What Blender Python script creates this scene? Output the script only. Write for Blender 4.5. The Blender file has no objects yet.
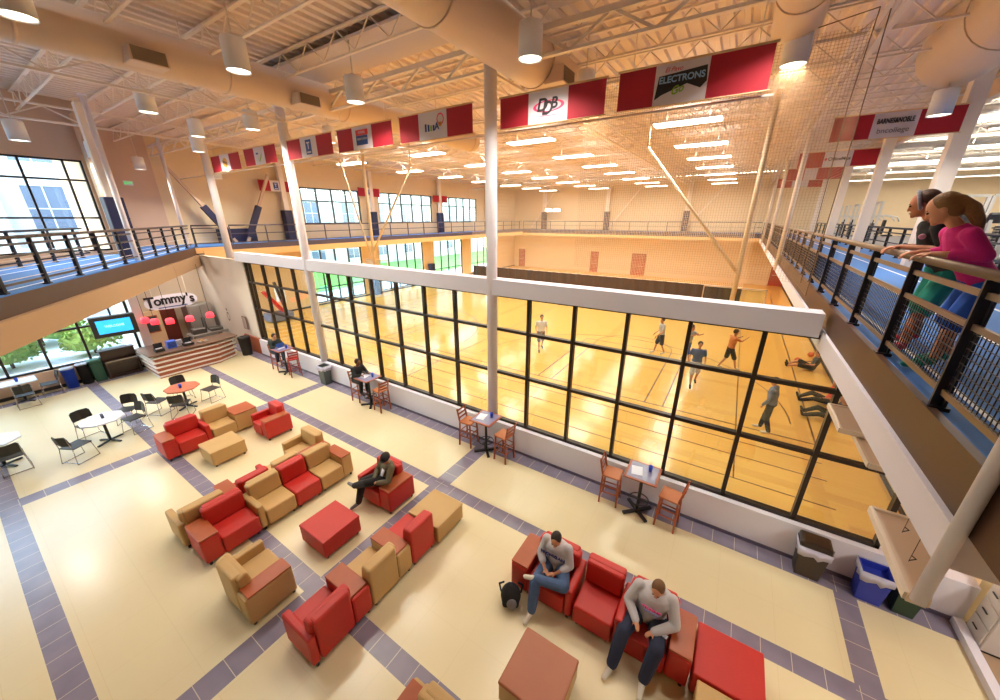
import bpy, bmesh, math, random
from mathutils import Vector, Matrix, Euler
random.seed(7)
PI = math.pi
V = Vector
SC = bpy.context.scene
COL = SC.collection

# ------------------------------------------------------------------ materials
MATS = {}
def lin(c):
    c = c / 255.0
    return c / 12.92 if c <= 0.04045 else ((c + 0.055) / 1.055) ** 2.4
def rgb(h):
    return (lin(int(h[0:2], 16)), lin(int(h[2:4], 16)), lin(int(h[4:6], 16)), 1)
def mat(key, h='808080', rough=0.6, metal=0.0, bump=0.0, bscale=40, var=0.0, vscale=3, spec=0.5, emit=0, coat=0):
    if key in MATS:
        return MATS[key]
    m = bpy.data.materials.new(key); m.use_nodes = True
    nt = m.node_tree; b = nt.nodes['Principled BSDF']
    b.inputs['Base Color'].default_value = rgb(h)
    b.inputs['Roughness'].default_value = rough
    b.inputs['Metallic'].default_value = metal
    b.inputs['Specular IOR Level'].default_value = spec
    if coat: b.inputs['Coat Weight'].default_value = coat
    if emit:
        b.inputs['Emission Color'].default_value = rgb(h); b.inputs['Emission Strength'].default_value = emit
    tc = None
    if bump or var:
        tc = nt.nodes.new('ShaderNodeTexCoord')
    if var:
        n = nt.nodes.new('ShaderNodeTexNoise'); n.inputs['Scale'].default_value = vscale; n.inputs['Detail'].default_value = 4
        nt.links.new(tc.outputs['Object'], n.inputs['Vector'])
        mx = nt.nodes.new('ShaderNodeMixRGB'); c = rgb(h)
        mx.inputs['Color1'].default_value = tuple(x * (1 - var) for x in c[:3]) + (1,)
        mx.inputs['Color2'].default_value = tuple(min(1, x * (1 + var)) for x in c[:3]) + (1,)
        nt.links.new(n.outputs['Fac'], mx.inputs['Fac']); nt.links.new(mx.outputs['Color'], b.inputs['Base Color'])
    if bump:
        n = nt.nodes.new('ShaderNodeTexNoise'); n.inputs['Scale'].default_value = bscale; n.inputs['Detail'].default_value = 3
        nt.links.new(tc.outputs['Object'], n.inputs['Vector'])
        bp = nt.nodes.new('ShaderNodeBump'); bp.inputs['Strength'].default_value = bump; bp.inputs['Distance'].default_value = 0.02
        nt.links.new(n.outputs['Fac'], bp.inputs['Height']); nt.links.new(bp.outputs['Normal'], b.inputs['Normal'])
    MATS[key] = m
    return m

def nodes_of(m):
    return m.node_tree.nodes, m.node_tree.links

def math_node(N, L, op, a, b=None, c=None):
    n = N.new('ShaderNodeMath'); n.operation = op
    for i, x in enumerate((a, b, c)):
        if x is None: continue
        if isinstance(x, (int, float)): n.inputs[i].default_value = x
        else: L.new(x, n.inputs[i])
    return n.outputs[0]

def lobby_tile():
    m = mat('lobby_tile', 'e0d2ac', 0.25, var=0.05, vscale=0.8, spec=0.5)
    N, L = nodes_of(m); b = N['Principled BSDF']
    old = b.inputs['Base Color'].links[0].from_socket
    geo = N.new('ShaderNodeNewGeometry'); sp = N.new('ShaderNodeSeparateXYZ'); L.new(geo.outputs['Position'], sp.inputs[0])
    X, Y = sp.outputs[0], sp.outputs[1]
    def near(sock, c, w):
        return math_node(N, L, 'LESS_THAN', math_node(N, L, 'ABSOLUTE', math_node(N, L, 'SUBTRACT', sock, c)), w)
    st = None; sx_ = None; sy_ = None
    for s, c, w in ((X, 2.65, .155), (X, -5.05, .2), (X, -12.72, .2), (X, -20.3, .2),
                    (Y, 5.12, .155), (Y, 2.0, .155), (Y, -0.65, .155), (Y, 7.1, .24)):
        f = near(s, c, w)
        st = f if st is None else math_node(N, L, 'MAXIMUM', st, f)
        if s is X: sx_ = f if sx_ is None else math_node(N, L, 'MAXIMUM', sx_, f)
        else: sy_ = f if sy_ is None else math_node(N, L, 'MAXIMUM', sy_, f)
    # grout : slate tiles every 0.4 m, cream tiles every 0.4 m (faint)
    def grid(sock, pitch, w, off=0.0):
        fr = math_node(N, L, 'FRACT', math_node(N, L, 'DIVIDE', math_node(N, L, 'ADD', sock, 200 + off), pitch))
        return math_node(N, L, 'LESS_THAN', fr, w / pitch)
    g = math_node(N, L, 'MAXIMUM', math_node(N, L, 'MULTIPLY', sy_, grid(X, .38, .009)), math_node(N, L, 'MULTIPLY', sx_, grid(Y, .38, .009, .02)))
    br = N.new('ShaderNodeTexNoise'); br.inputs['Scale'].default_value = 2.2
    L.new(geo.outputs['Position'], br.inputs['Vector'])
    slate = N.new('ShaderNodeMixRGB'); slate.inputs[1].default_value = rgb('726c80'); slate.inputs[2].default_value = rgb('958da0')
    L.new(br.outputs['Fac'], slate.inputs[0])
    sg = N.new('ShaderNodeMixRGB'); sg.inputs[2].default_value = rgb('c9bfb4'); L.new(g, sg.inputs[0]); L.new(slate.outputs[0], sg.inputs[1])
    cg = N.new('ShaderNodeMixRGB'); cg.inputs[2].default_value = rgb('c8ae80'); L.new(old, cg.inputs[1])
    gf = math_node(N, L, 'MULTIPLY', math_node(N, L, 'MAXIMUM', grid(X, .8, .008), grid(Y, .8, .008, .4)), .22); L.new(gf, cg.inputs[0])
    fin = N.new('ShaderNodeMixRGB'); L.new(st, fin.inputs[0]); L.new(cg.outputs[0], fin.inputs[1]); L.new(sg.outputs[0], fin.inputs[2])
    L.new(fin.outputs[0], b.inputs['Base Color'])
    n2 = N.new('ShaderNodeTexNoise'); n2.inputs['Scale'].default_value = 3.0; L.new(geo.outputs['Position'], n2.inputs['Vector'])
    bp = N.new('ShaderNodeBump'); bp.inputs['Strength'].default_value = .08; bp.inputs['Distance'].default_value = .02
    L.new(n2.outputs['Fac'], bp.inputs['Height']); L.new(bp.outputs['Normal'], b.inputs['Normal'])
    return m

def gym_wood():
    m = mat('gym_wood', 'eba24a', 0.16, spec=0.55)
    N, L = nodes_of(m); b = N['Principled BSDF']
    geo = N.new('ShaderNodeNewGeometry')
    mp = N.new('ShaderNodeMapping'); mp.inputs['Scale'].default_value = (.5, 9, 1); L.new(geo.outputs['Position'], mp.inputs[0])
    n = N.new('ShaderNodeTexNoise'); n.inputs['Scale'].default_value = 1.6; n.inputs['Detail'].default_value = 5; L.new(mp.outputs[0], n.inputs['Vector'])
    mx = N.new('ShaderNodeMixRGB'); mx.inputs[1].default_value = rgb('e2ac54'); mx.inputs[2].default_value = rgb('f0c472')
    L.new(n.outputs['Fac'], mx.inputs[0]); L.new(mx.outputs[0], b.inputs['Base Color'])
    return m

def pane_glass(key='clear_glass', tint='f4fbf8', refl=0.07):
    if key in MATS: return MATS[key]
    m = bpy.data.materials.new(key); m.use_nodes = True
    N, L = nodes_of(m)
    for x in list(N): N.remove(x)
    out = N.new('ShaderNodeOutputMaterial'); t = N.new('ShaderNodeBsdfTransparent'); t.inputs[0].default_value = rgb(tint)
    g = N.new('ShaderNodeBsdfGlossy'); g.inputs['Roughness'].default_value = .02
    mx = N.new('ShaderNodeMixShader'); mx.inputs[0].default_value = refl
    L.new(t.outputs[0], mx.inputs[1]); L.new(g.outputs[0], mx.inputs[2]); L.new(mx.outputs[0], out.inputs[0])
    MATS[key] = m
    return m

def net_mat(key, pitch, w, h, solid=0.0):
    if key in MATS: return MATS[key]
    m = mat(key, h, .9)
    N, L = nodes_of(m); b = N['Principled BSDF']; out = [n for n in N if n.type == 'OUTPUT_MATERIAL'][0]
    tc = N.new('ShaderNodeTexCoord'); sp = N.new('ShaderNodeSeparateXYZ'); L.new(tc.outputs['Object'], sp.inputs[0])
    def gr(s):
        return math_node(N, L, 'LESS_THAN', math_node(N, L, 'FRACT', math_node(N, L, 'DIVIDE', math_node(N, L, 'ADD', s, 300.0), pitch)), w / pitch)
    hz = math_node(N, L, 'ADD', sp.outputs[0], sp.outputs[1])
    g = math_node(N, L, 'MAXIMUM', math_node(N, L, 'MAXIMUM', gr(hz), gr(sp.outputs[2])), solid)
    t = N.new('ShaderNodeBsdfTransparent'); mx = N.new('ShaderNodeMixShader')
    L.new(g, mx.inputs[0]); L.new(t.outputs[0], mx.inputs[1]); L.new(b.outputs[0], mx.inputs[2]); L.new(mx.outputs[0], out.inputs[0])
    return m

# ------------------------------------------------------------------ mesh builder
class MB:
    def __init__(s): s.bm = bmesh.new()
    def box(s, x0, x1, y0, y1, z0, z1, rot=None, piv=None):
        ge = bmesh.ops.create_cube(s.bm, size=1)
        vs = ge['verts']
        for v in vs:
            v.co = V(((x0 + x1) / 2 + v.co.x * (x1 - x0), (y0 + y1) / 2 + v.co.y * (y1 - y0), (z0 + z1) / 2 + v.co.z * (z1 - z0)))
        if rot is not None:
            c = V(piv) if piv else V(((x0 + x1) / 2, (y0 + y1) / 2, (z0 + z1) / 2))
            M = rot if isinstance(rot, Matrix) else Euler(rot).to_matrix()
            for v in vs: v.co = c + M @ (v.co - c)
        return vs
    def rbox(s, x0, x1, y0, y1, z0, z1, r=.03, seg=2, rot=None, piv=None):
        vs = s.box(x0, x1, y0, y1, z0, z1, rot, piv)
        es = set()
        for v in vs:
            for e in v.link_edges: es.add(e)
        r = min(r, .49 * min(abs(x1 - x0), abs(y1 - y0), abs(z1 - z0)))
        bmesh.ops.bevel(s.bm, geom=list(es), offset=r, segments=seg, affect='EDGES', profile=.5)
    def cyl(s, p0, p1, r0, r1=None, n=12, caps=True):
        r1 = r0 if r1 is None else r1
        p0, p1 = V(p0), V(p1); d = (p1 - p0)
        if d.length < 1e-6: return
        z = d.normalized(); x = z.orthogonal().normalized(); y = z.cross(x)
        A = [s.bm.verts.new(p0 + (x * math.cos(2 * PI * i / n) + y * math.sin(2 * PI * i / n)) * r0) for i in range(n)]
        B = [s.bm.verts.new(p1 + (x * math.cos(2 * PI * i / n) + y * math.sin(2 * PI * i / n)) * r1) for i in range(n)]
        for i in range(n):
            f = s.bm.faces.new((A[i], A[(i + 1) % n], B[(i + 1) % n], B[i])); f.smooth = n > 6
        if caps: s.bm.faces.new(A[::-1]); s.bm.faces.new(B)
    def tube(s, pts, r, n=8):
        for a, b in zip(pts[:-1], pts[1:]): s.cyl(a, b, r, n=n)
        for p in pts[1:-1]: s.ball(p, r * 1.0, n=6)
    def bar(s, p0, p1, w, h=None):
        h = h or w
        p0, p1 = V(p0), V(p1); z = (p1 - p0).normalized()
        up = V((0, 0, 1)) if abs(z.z) < .95 else V((0, 1, 0))
        x = z.cross(up).normalized(); y = x.cross(z)
        A = [s.bm.verts.new(p0 + x * a * w / 2 + y * b * h / 2) for a, b in ((-1, -1), (1, -1), (1, 1), (-1, 1))]
        B = [s.bm.verts.new(p1 + x * a * w / 2 + y * b * h / 2) for a, b in ((-1, -1), (1, -1), (1, 1), (-1, 1))]
        for i in range(4): s.bm.faces.new((A[i], A[(i + 1) % 4], B[(i + 1) % 4], B[i]))
        s.bm.faces.new(A[::-1]); s.bm.faces.new(B)
    def ball(s, c, r, n=10, sc=(1, 1, 1), rot=None):
        ge = bmesh.ops.create_uvsphere(s.bm, u_segments=n, v_segments=max(4, n * 2 // 3), radius=1)
        for v in ge['verts']:
            q = V((v.co.x * sc[0] * r, v.co.y * sc[1] * r, v.co.z * sc[2] * r))
            if rot is not None: q = rot @ q
            v.co = q + V(c)
            for f in v.link_faces: f.smooth = True
    def cap(s, p0, r0, p1, r1, n=10):
        s.cyl(p0, p1, r0, r1, n=n); s.ball(p0, r0 * .999, n=n); s.ball(p1, r1 * .999, n=n)
    def lathe(s, prof, c=(0, 0, 0), n=20, closed=True):
        rings = []
        for r, z in prof:
            rings.append([s.bm.verts.new(V(c) + V((r * math.cos(2 * PI * i / n), r * math.sin(2 * PI * i / n), z))) for i in range(n)])
        for a, b in zip(rings[:-1], rings[1:]):
            for i in range(n):
                f = s.bm.faces.new((a[i], a[(i + 1) % n], b[(i + 1) % n], b[i])); f.smooth = True
        if closed:
            s.bm.faces.new(rings[0][::-1]); s.bm.faces.new(rings[-1])
    def loft(s, rings, smooth=True):
        R = [[s.bm.verts.new(V(p)) for p in r] for r in rings]
        n = len(R[0])
        for a, b in zip(R[:-1], R[1:]):
            for i in range(n):
                f = s.bm.faces.new((a[i], a[(i + 1) % n], b[(i + 1) % n], b[i])); f.smooth = smooth
        s.bm.faces.new(R[0][::-1]); s.bm.faces.new(R[-1])
    def prism(s, pts, z0, z1):
        A = [s.bm.verts.new((x, y, z0)) for x, y in pts]; B = [s.bm.verts.new((x, y, z1)) for x, y in pts]
        n = len(pts)
        for i in range(n): s.bm.faces.new((A[i], A[(i + 1) % n], B[(i + 1) % n], B[i]))
        s.bm.faces.new(A[::-1]); s.bm.faces.new(B)
    def poly(s, pts):
        s.bm.faces.new([s.bm.verts.new(V(p)) for p in pts])
    def build(s, name, m, parent=None, loc=None, label=None, recalc=True):
        if recalc: bmesh.ops.recalc_face_normals(s.bm, faces=s.bm.faces[:])
        me = bpy.data.meshes.new(name); s.bm.to_mesh(me); s.bm.free()
        me.materials.append(m)
        o = bpy.data.objects.new(name, me); COL.objects.link(o)
        if parent is not None: o.parent = parent
        if loc is not None: o.location = loc
        if label: o['label'] = label
        return o

def tag(o, label, cat, group=None):
    o['label'] = label; o['category'] = cat
    if group: o['group'] = group
    return o
def thing(name, label, cat, loc=(0, 0, 0), rz=0, group=None):
    o = bpy.data.objects.new(name, None); COL.objects.link(o); o.location = loc; o.rotation_euler = (0, 0, rz)
    o.empty_display_size = .1
    return tag(o, label, cat, group)
def structure(o):
    o['kind'] = 'structure'; return o
def copy_tree(o, parent=None):
    c = o.copy(); COL.objects.link(c)
    c.parent = parent
    for ch in list(o.children): copy_tree(ch, c)
    return c
def text(name, s, size, m, parent, loc, rot, extrude=.002, bold=False, align='CENTER', sx=1.0, shear=0):
    cu = bpy.data.curves.new(name, 'FONT'); cu.body = s; cu.size = size; cu.extrude = extrude
    cu.align_x = align; cu.align_y = 'CENTER'; cu.shear = shear
    if bold: cu.offset = size * .025
    tmp = bpy.data.objects.new('tmp', cu); COL.objects.link(tmp)
    me = bpy.data.meshes.new_from_object(tmp.evaluated_get(bpy.context.evaluated_depsgraph_get()))
    bpy.data.objects.remove(tmp); bpy.data.curves.remove(cu); me.materials.clear(); me.materials.append(m)
    o = bpy.data.objects.new(name, me); COL.objects.link(o); o.parent = parent; o.location = loc
    if isinstance(rot, Matrix): o.rotation_euler = rot.to_euler()
    else: o.rotation_euler = rot
    o.scale = (sx, 1, 1)
    return o

# palette
RED = mat('red_vinyl', 'bb241c', .45, bump=.15, bscale=60, var=.05)
TAN = mat('tan_vinyl', 'bf9a62', .5, bump=.15, bscale=60, var=.05)
BROWN = mat('brown_vinyl', 'a5603f', .45, bump=.1, bscale=60, var=.06)
TABLET = mat('cherry_laminate', 'a6532c', .35, var=.1, vscale=8)
BLACK = mat('black_metal', '1a1718', .45)
BLACKP = mat('black_plastic', '25211f', .5)
WHITE = mat('white_paint', 'dfdce8', .55, bump=.03)
WALLB = mat('beige_wall_paint', 'd2b49c', .7, bump=.04, var=.03)
GYMW = mat('cream_block_wall', 'e2cba6', .7, bump=.05, var=.03)
CEILM = mat('painted_steel_deck', 'e6d6cc', .6)
STEEL = mat('painted_steel', 'ecdfd4', .5)
DUCTM = mat('painted_duct', 'dcc4ae', .5, bump=.02)
FRAME = mat('dark_bronze_frame', '2e231e', .4, metal=.3)
FASC = mat('brown_fascia', '523525', .45, metal=.2)
RAILP = mat('rail_post_black', '23202a', .45)
RAILB = mat('rail_taupe', '7d6650', .4, metal=.3)
TRACK = mat('blue_track_rubber', '3f78c4', .7, bump=.1, var=.06)
NAVY = mat('navy_pad', '1f2147', .5)
SKIN = mat('skin', 'c98a68', .5, var=.04)
WOODC = mat('cherry_wood', '9a4a26', .4, var=.15, vscale=10)

# ------------------------------------------------------------------ camera
cam = bpy.data.cameras.new('camera'); co = bpy.data.objects.new('camera', cam); COL.objects.link(co)
cam.sensor_width = 36; cam.lens = 358 * 36 / 1000; cam.clip_start = .05; cam.clip_end = 500
co.location = (0, 0, 6.1); co.rotation_euler = (math.radians(90 - 20.25), 0, math.radians(32.8))
SC.camera = co
GYM_E, PEND_E, SKY_E, EXPO, FIT_E, UP_E = 160, 76, 3.2, -0.04, 300, 20
# ================================================================== THE SETTING
def slab(name, x0, x1, y0, y1, z0, z1, m):
    b = MB(); b.box(x0, x1, y0, y1, z0, z1); return structure(b.build(name, m))
slab('floor', -21.0, 4.0, -12, 7.33, -.2, 0, lobby_tile())
slab('floor_gym', -25.4, 4.1, 7.53, 43, -.2, 0, gym_wood())
slab('floor_kitchen', -23.5, -21.0, 3.9, 7.33, -.2, 0, mat('kitchen_tile', 'b49a78', .5))
slab('floor_hall', 4.0, 9.0, -12, 7.33, -.2, 0, mat('hall_carpet', 'a98d72', .8, bump=.1, var=.05))
# painted court markings
b = MB()
def cline(x0, y0, x1, y1, w=.05): b.bar((x0, y0, .003), (x1, y1, .003), w, .004)
for (cx, y0, y1) in ((-10.6, 12.2, 38.5),):
    for x in (-24.2, 2.9): cline(x, y0, x, y1)
    for y in (y0, 25.3, y1): cline(-24.2, y, 2.9, y)
for x in (-17.2, -3.6):
    for w in (1.8, 2.4): 
        cline(x - w, 12.2, x - w, 18); cline(x + w, 12.2, x + w, 18)
    cline(x - 2.4, 18, x + 2.4, 18)
    for R_, c in ((1.8, 18), (6.0, 13.2)):
        N_ = 40
        for i in range(N_):
            a0, a1 = PI * i / N_, PI * (i + 1) / N_
            cline(x + R_ * math.cos(a0), c + R_ * math.sin(a0), x + R_ * math.cos(a1), c + R_ * math.sin(a1), .04)
for y in (9.3, 10.4, 11.2): cline(-24, y, 2.9, y, .035)
for x in (-20, -10.5, .95): cline(x, 9.3, x, 40, .035)
structure(b.build('floor_gym_court_lines', mat('court_line', '6d4420', .3)))
# walls
def wall_with_holes(name, axis, pos, th, a0, a1, z0, z1, holes, m):
    """axis 'x': wall lies in plane x=pos and runs along y; holes (a0,a1,z0,z1)"""
    b = MB()
    cuts = sorted(set([a0, a1] + [h[0] for h in holes] + [h[1] for h in holes]))
    for c0, c1 in zip(cuts[:-1], cuts[1:]):
        mid = (c0 + c1) / 2; hs = sorted([h for h in holes if h[0] < mid < h[1]], key=lambda h: h[2]); z = z0
        for h in hs + [(0, 0, z1, z1)]:
            if h[2] > z + 1e-4:
                if axis == 'x': b.box(pos, pos + th, c0, c1, z, h[2])
                else: b.box(c0, c1, pos, pos + th, z, h[2])
            z = h[3]
    return structure(b.build(name, m))
GL = [(14.3, 18.9, .15, 4.0), (20.6, 25.8, .15, 4.0), (27.3, 31.8, .15, 4.0), (33.4, 38.5, .15, 4.0)]
GU = [(14.7, 19.35, 5.7, 8.05), (21.1, 27.4, 5.7, 8.05), (28.9, 34.6, 5.7, 8.05)]
wall_with_holes('wall_gym_west', 'x', -25.7, .3, 7.33, 43.3, 0, 10, GL + GU, GYMW)
wall_with_holes('wall_west_upper', 'x', -25.7, .3, 4.4, 7.33, 4.4, 10, [], WALLB)
slab('wall_north', -25.7, 26, 43, 43.3, 0, 10, GYMW)
slab('wall_gym_east', 4.1, 4.3, 7.33, 43, 0, 4.35, GYMW)
slab('wall_south', -21, 9.0, -12.3, -12, 0, 10.2, WALLB)
slab('wall_hall_east', 9.0, 9.2, -12.3, 9, 0, 4.4, mat('hall_wall', 'c9b9a8', .7))
slab('wall_track_east', 9.0, 9.2, -12.3, 7.0, 4.75, 10.2, WALLB)
slab('wall_fitness_east', 26, 26.3, 7, 43.3, 4.75, 10, WALLB)
slab('wall_fitness_south', 9.0, 26, 6.8, 7.0, 4.75, 10, WALLB)
slab('wall_kitchen_west', -23.7, -23.5, 3.9, 7.4, 0, 4.4, mat('kitchen_wall', 'cdbba4', .7))
slab('wall_kitchen_south', -23.5, -20.4, 3.85, 4.15, 0, 4.4, mat('pier_white', 'd6d3d8', .6))
slab('wall_jog', -25.7, -20.95, 4.1, 4.4, 4.4, 10, WALLB)
# facade with lower and upper windows
FL = [(-11.0 + 2.0 * k, -9.1 + 2.0 * k, .72, 4.2) for k in range(5)] + [(-.75, 3.85, .72, 4.2)]
wall_with_holes('wall_west', 'x', -21.15, .3, -12.3, 4.1, 0, 10, FL + [(-8.0, 4.06, 4.9, 8.08)], WALLB)
slab('baseboard_west', -20.86, -20.8, -12, 3.85, 0, .12, BLACK)

def window_unit(name, axis, pos, a0, a1, z0, z1, vs, hs, fw=.07, depth=.12, fm=FRAME, glass=None):
    w = bpy.data.objects.new(name, None); COL.objects.link(w); structure(w)
    w.location = (pos, a0, z0) if axis == 'x' else (a0, pos, z0)
    b = MB()
    def bx(u0, u1, v0, v1, d=depth):
        if axis == 'x': b.box(-d / 2, d / 2, u0 - a0, u1 - a0, v0 - z0, v1 - z0)
        else: b.box(u0 - a0, u1 - a0, -d / 2, d / 2, v0 - z0, v1 - z0)
    bx(a0, a1, z0, z0 + fw); bx(a0, a1, z1 - fw, z1); bx(a0, a0 + fw, z0, z1); bx(a1 - fw, a1, z0, z1)
    for v in vs: bx(v - fw / 2, v + fw / 2, z0, z1)
    for h in hs: bx(a0, a1, h - fw / 2, h + fw / 2, depth * .9)
    b.build('window_frame', fm, w)
    b = MB()
    if axis == 'x': b.box(-.004, .004, 0.01, a1 - a0 - .01, .01, z1 - z0 - .01)
    else: b.box(.01, a1 - a0 - .01, -.004, .004, .01, z1 - z0 - .01)
    b.build('window_pane', glass or pane_glass(), w)
    return w
window_unit('window_2', 'x', -21.0, -8.0, 4.06, 4.9, 8.08, [-6.5, -4.6, -2.7, -.8, 1.1, 2.56, 3.58], [6.1, 7.4], .06)
window_unit('window_3', 'x', -21.0, -.75, 3.85, .72, 4.2, [.29, 1.29, 2.33], [2.1], .07)
for k, (a0, a1, z0, z1) in enumerate(FL[:5]):
    window_unit('window_%d' % (4 + k), 'x', -21.0, a0, a1, z0, z1, [(a0 + a1) / 2], [2.1])
for k, (a0, a1, z0, z1) in enumerate(GL):
    n = max(2, round((a1 - a0) / 1.15)); window_unit('window_%d' % (10 + k), 'x', -25.5, a0, a1, z0, z1, [a0 + (a1 - a0) * i / n for i in range(1, n)], [1.2], .07)
for k, (a0, a1, z0, z1) in enumerate(GU):
    n = max(2, round((a1 - a0) / 1.25)); window_unit('window_%d' % (16 + k), 'x', -25.5, a0, a1, z0, z1, [a0 + (a1 - a0) * i / n for i in range(1, n)], [7.2], .08)

# the glass wall between lobby and gym
slab('wall_north_lobby_sill', -18.1, 4.1, 7.25, 7.53, 0, .76, WHITE)
slab('wall_north_lobby', -23.5, -18.1, 7.33, 7.53, 0, 4.35, mat('lobby_white_wall', 'd8cfc4', .65))
slab('trim_glass_wall_header', -18.6, 1.32, 7.25, 7.61, 4.32, 4.7, WHITE)
slab('baseboard_north', -18.1, 4.0, 7.23, 7.25, 0, .07, mat('slate_base', '5d566a', .5))
slab('baseboard_gym_east', 4.06, 4.1, 7.53, 43, 0, .1, BLACK)
slab('baseboard_gym_west', -25.4, -25.36, 7.53, 43, 0, .1, BLACK)
window_unit('window_1', 'y', 7.43, -18.1, 2.98, .76, 4.34,
            [-5.1 + 1.15 * k for k in range(1, 7)] + [-5.1 - 1.15 * k for k in range(1, 12)], [2.22, 3.42], .072, .12)
# brick wainscot left of the glass and low wall on the right
slab('trim_wainscot', -19.6, -18.15, 7.26, 7.33, 0, .78, mat('terracotta_panel', 'a5583a', .6, var=.1))
slab('trim_curb', 3.98, 4.1, -6, 7.22, 0, .12, WHITE)

# ------------------------------------------------------------------ running track ring (upper floor)
ZT, ZB = 4.75, 4.42
def track_slab(name, pts, m=TRACK):
    b = MB(); b.prism(pts, ZT - .06, ZT); structure(b.build(name, m))
    b = MB(); b.prism(pts, ZB, ZT - .06); structure(b.build(name + '_soffit', mat('soffit_paint', 'ddb47c', .7)))
U = V((-.861, .508, 0)); NRM = V((-.508, -.861, 0))          # direction of the diagonal gallery edge, and away from the lobby
P0 = V((-11, .36, 0)); PC = V((-22.75, 7.3, 0)); PS = P0 - U * 12
def xy(p): return (p.x, p.y)
PIN = [xy(PS), xy(P0), xy(PC), (-22.7, 40.3), (-25.4, 43), (-25.4, 4.4), (-20.9, 3.0), xy(P0 + NRM * 2.9), xy(PS + NRM * 2.9)]
track_slab('floor_track_west', PIN)
track_slab('floor_track_east', [(1.46, -8), (9, -8), (9, 7), (5.1, 7), (5.1, 43), (4.1, 43), (1.46, 40.3)])
track_slab('floor_track_north', [(1.46, 40.3), (4.1, 43), (-25.4, 43), (-22.7, 40.3)])
slab('floor_fitness', 5.1, 26, 7, 43, ZT - .35, ZT, mat('fitness_floor', '6e6a70', .6))
# lane lines on the track
b = MB()
for off in (.28, 1.2, 2.1):
    a = P0 - U * 10 + NRM * off; c = PC + NRM * off * .8
    b.bar((a.x, a.y, ZT + .003), (c.x, c.y, ZT + .003), .05, .004)
    b.bar((1.46 + off, -8, ZT + .003), (1.46 + off, 40, ZT + .003), .05, .004)
structure(b.build('floor_track_lane_lines', mat('lane_paint', 'e8ecf2', .5)))
# fascias and edge beams
def strip(name, p, q, z0, z1, th, m, off=0.0):
    p, q = V(p), V(q); d = (q - p).normalized(); n = V((d.y, -d.x, 0))
    b = MB(); a = p + n * off; c = q + n * off; e = n * th
    b.prism([xy(a), xy(c), xy(c + e), xy(a + e)], z0, z1); return structure(b.build(name, m))
strip('trim_fascia_west', PS, PC, ZB - .07, ZT - .03, .04, FASC, -.04)
strip('trim_bulkhead_west', PS, PC, 3.84, ZB - .07, .12, mat('bulkhead_tan', 'a88662', .6), 0)
strip('trim_fascia_west_end', PC, (-22.75, 8.7, 0), ZB - .07, ZT - .03, .04, FASC, -.04)
strip('trim_fascia_gym_west', (-22.7, 8.7, 0), (-22.7, 40.3, 0), ZB + .1, ZT + .05, .05, mat('gym_fascia', '4f4858', .5))
strip('trim_beam_gym_west', (-22.75, 7.6, 0), (-22.75, 40.3, 0), ZB - .25, ZB + .1, .1, mat('beam_tan', 'e2bb82', .6))
strip('trim_fascia_north', (-22.7, 40.3, 0), (1.46, 40.3, 0), ZB, ZT + .05, .05, mat('gym_fascia', '4f4858', .5))
strip('trim_beam_north', (-22.7, 40.35, 0), (1.46, 40.35, 0), ZB - .3, ZB, .1, mat('beam_tan', 'e2bb82', .6))
slab('trim_fascia_east', 1.40, 1.46, -8, 40.3, ZB - .02, ZT + .02, FASC)
slab('trim_beam_east', 1.36, 1.62, 2.78, 40.3, ZB - .3, ZB - .02, WHITE)
# ------------------------------------------------------------------ roof
b = MB()
xs = -25.7; prof = []
while xs < 5.5:
    prof += [(xs, 10.0), (xs + .11, 10.0), (xs + .14, 10.07), (xs + .27, 10.07)]; xs += .30
for (x0, z0), (x1, z1) in zip(prof[:-1], prof[1:]):
    b.poly([(x0, -12.3, z0), (x1, -12.3, z1), (x1, 43.3, z1), (x0, 43.3, z0)])
structure(b.build('ceiling', CEILM))
slab('ceiling_fitness', 5.2, 26.3, -12.3, 43.3, 9.6, 9.8, mat('fitness_ceiling', 'e6dfcc', .7))
slab('ceiling_roof_cover', -26, 26.5, -12.5, 43.5, 10.12, 10.3, CEILM)
slab('ceiling_infill_panel', -12.4, -4.9, 6.35, 7.72, 9.78, 9.84, mat('infill_grey', 'd0c6cc', .8))
slab('ceiling_infill_panel_2', -3.8, -.4, 6.35, 7.72, 9.78, 9.84, mat('infill_grey', 'd0c6cc', .8))
def joist(y, x0=-25.4, x1=5.0, zt=9.97, zb=9.42):
    b = MB(); b.box(x0, x1, y - .045, y + .045, zt - .04, zt); b.box(x0, x1, y - .03, y + .03, zb, zb + .035)
    n = int((x1 - x0) / .55); dx = (x1 - x0) / n
    for i in range(n):
        a, c = (zb + .03, zt - .03) if i % 2 == 0 else (zt - .03, zb + .03)
        b.bar((x0 + i * dx, y, a), (x0 + (i + 1) * dx, y, c), .022)
    return structure(b.build('ceiling_joist', STEEL))
y = -3.5
while y < 42.5:
    joist(y); y += 1.62
yy_ = 7.9
while yy_ < 42:
    joist(yy_, 5.3, 26, 9.58, 9.15); yy_ += 2.3
def girder(x, y0, y1, zb=9.0, zt=9.4):
    b = MB(); b.box(x - .05, x + .05, y0, y1, zt, zt + .05); b.box(x - .05, x + .05, y0, y1, zb - .05, zb)
    n = int((y1 - y0) / .8); dy = (y1 - y0) / n
    for i in range(n):
        a, c = (zb, zt) if i % 2 == 0 else (zt, zb)
        b.bar((x, y0 + i * dy, a), (x, y0 + (i + 1) * dy, c), .035)
    return structure(b.build('ceiling_girder', STEEL))
for x, y0, y1 in ((-12.9, -4, 43), (-19.2, -4, 43), (-5.1, 7.4, 43), (1.35, 2, 43)): girder(x, y0, y1)
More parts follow.
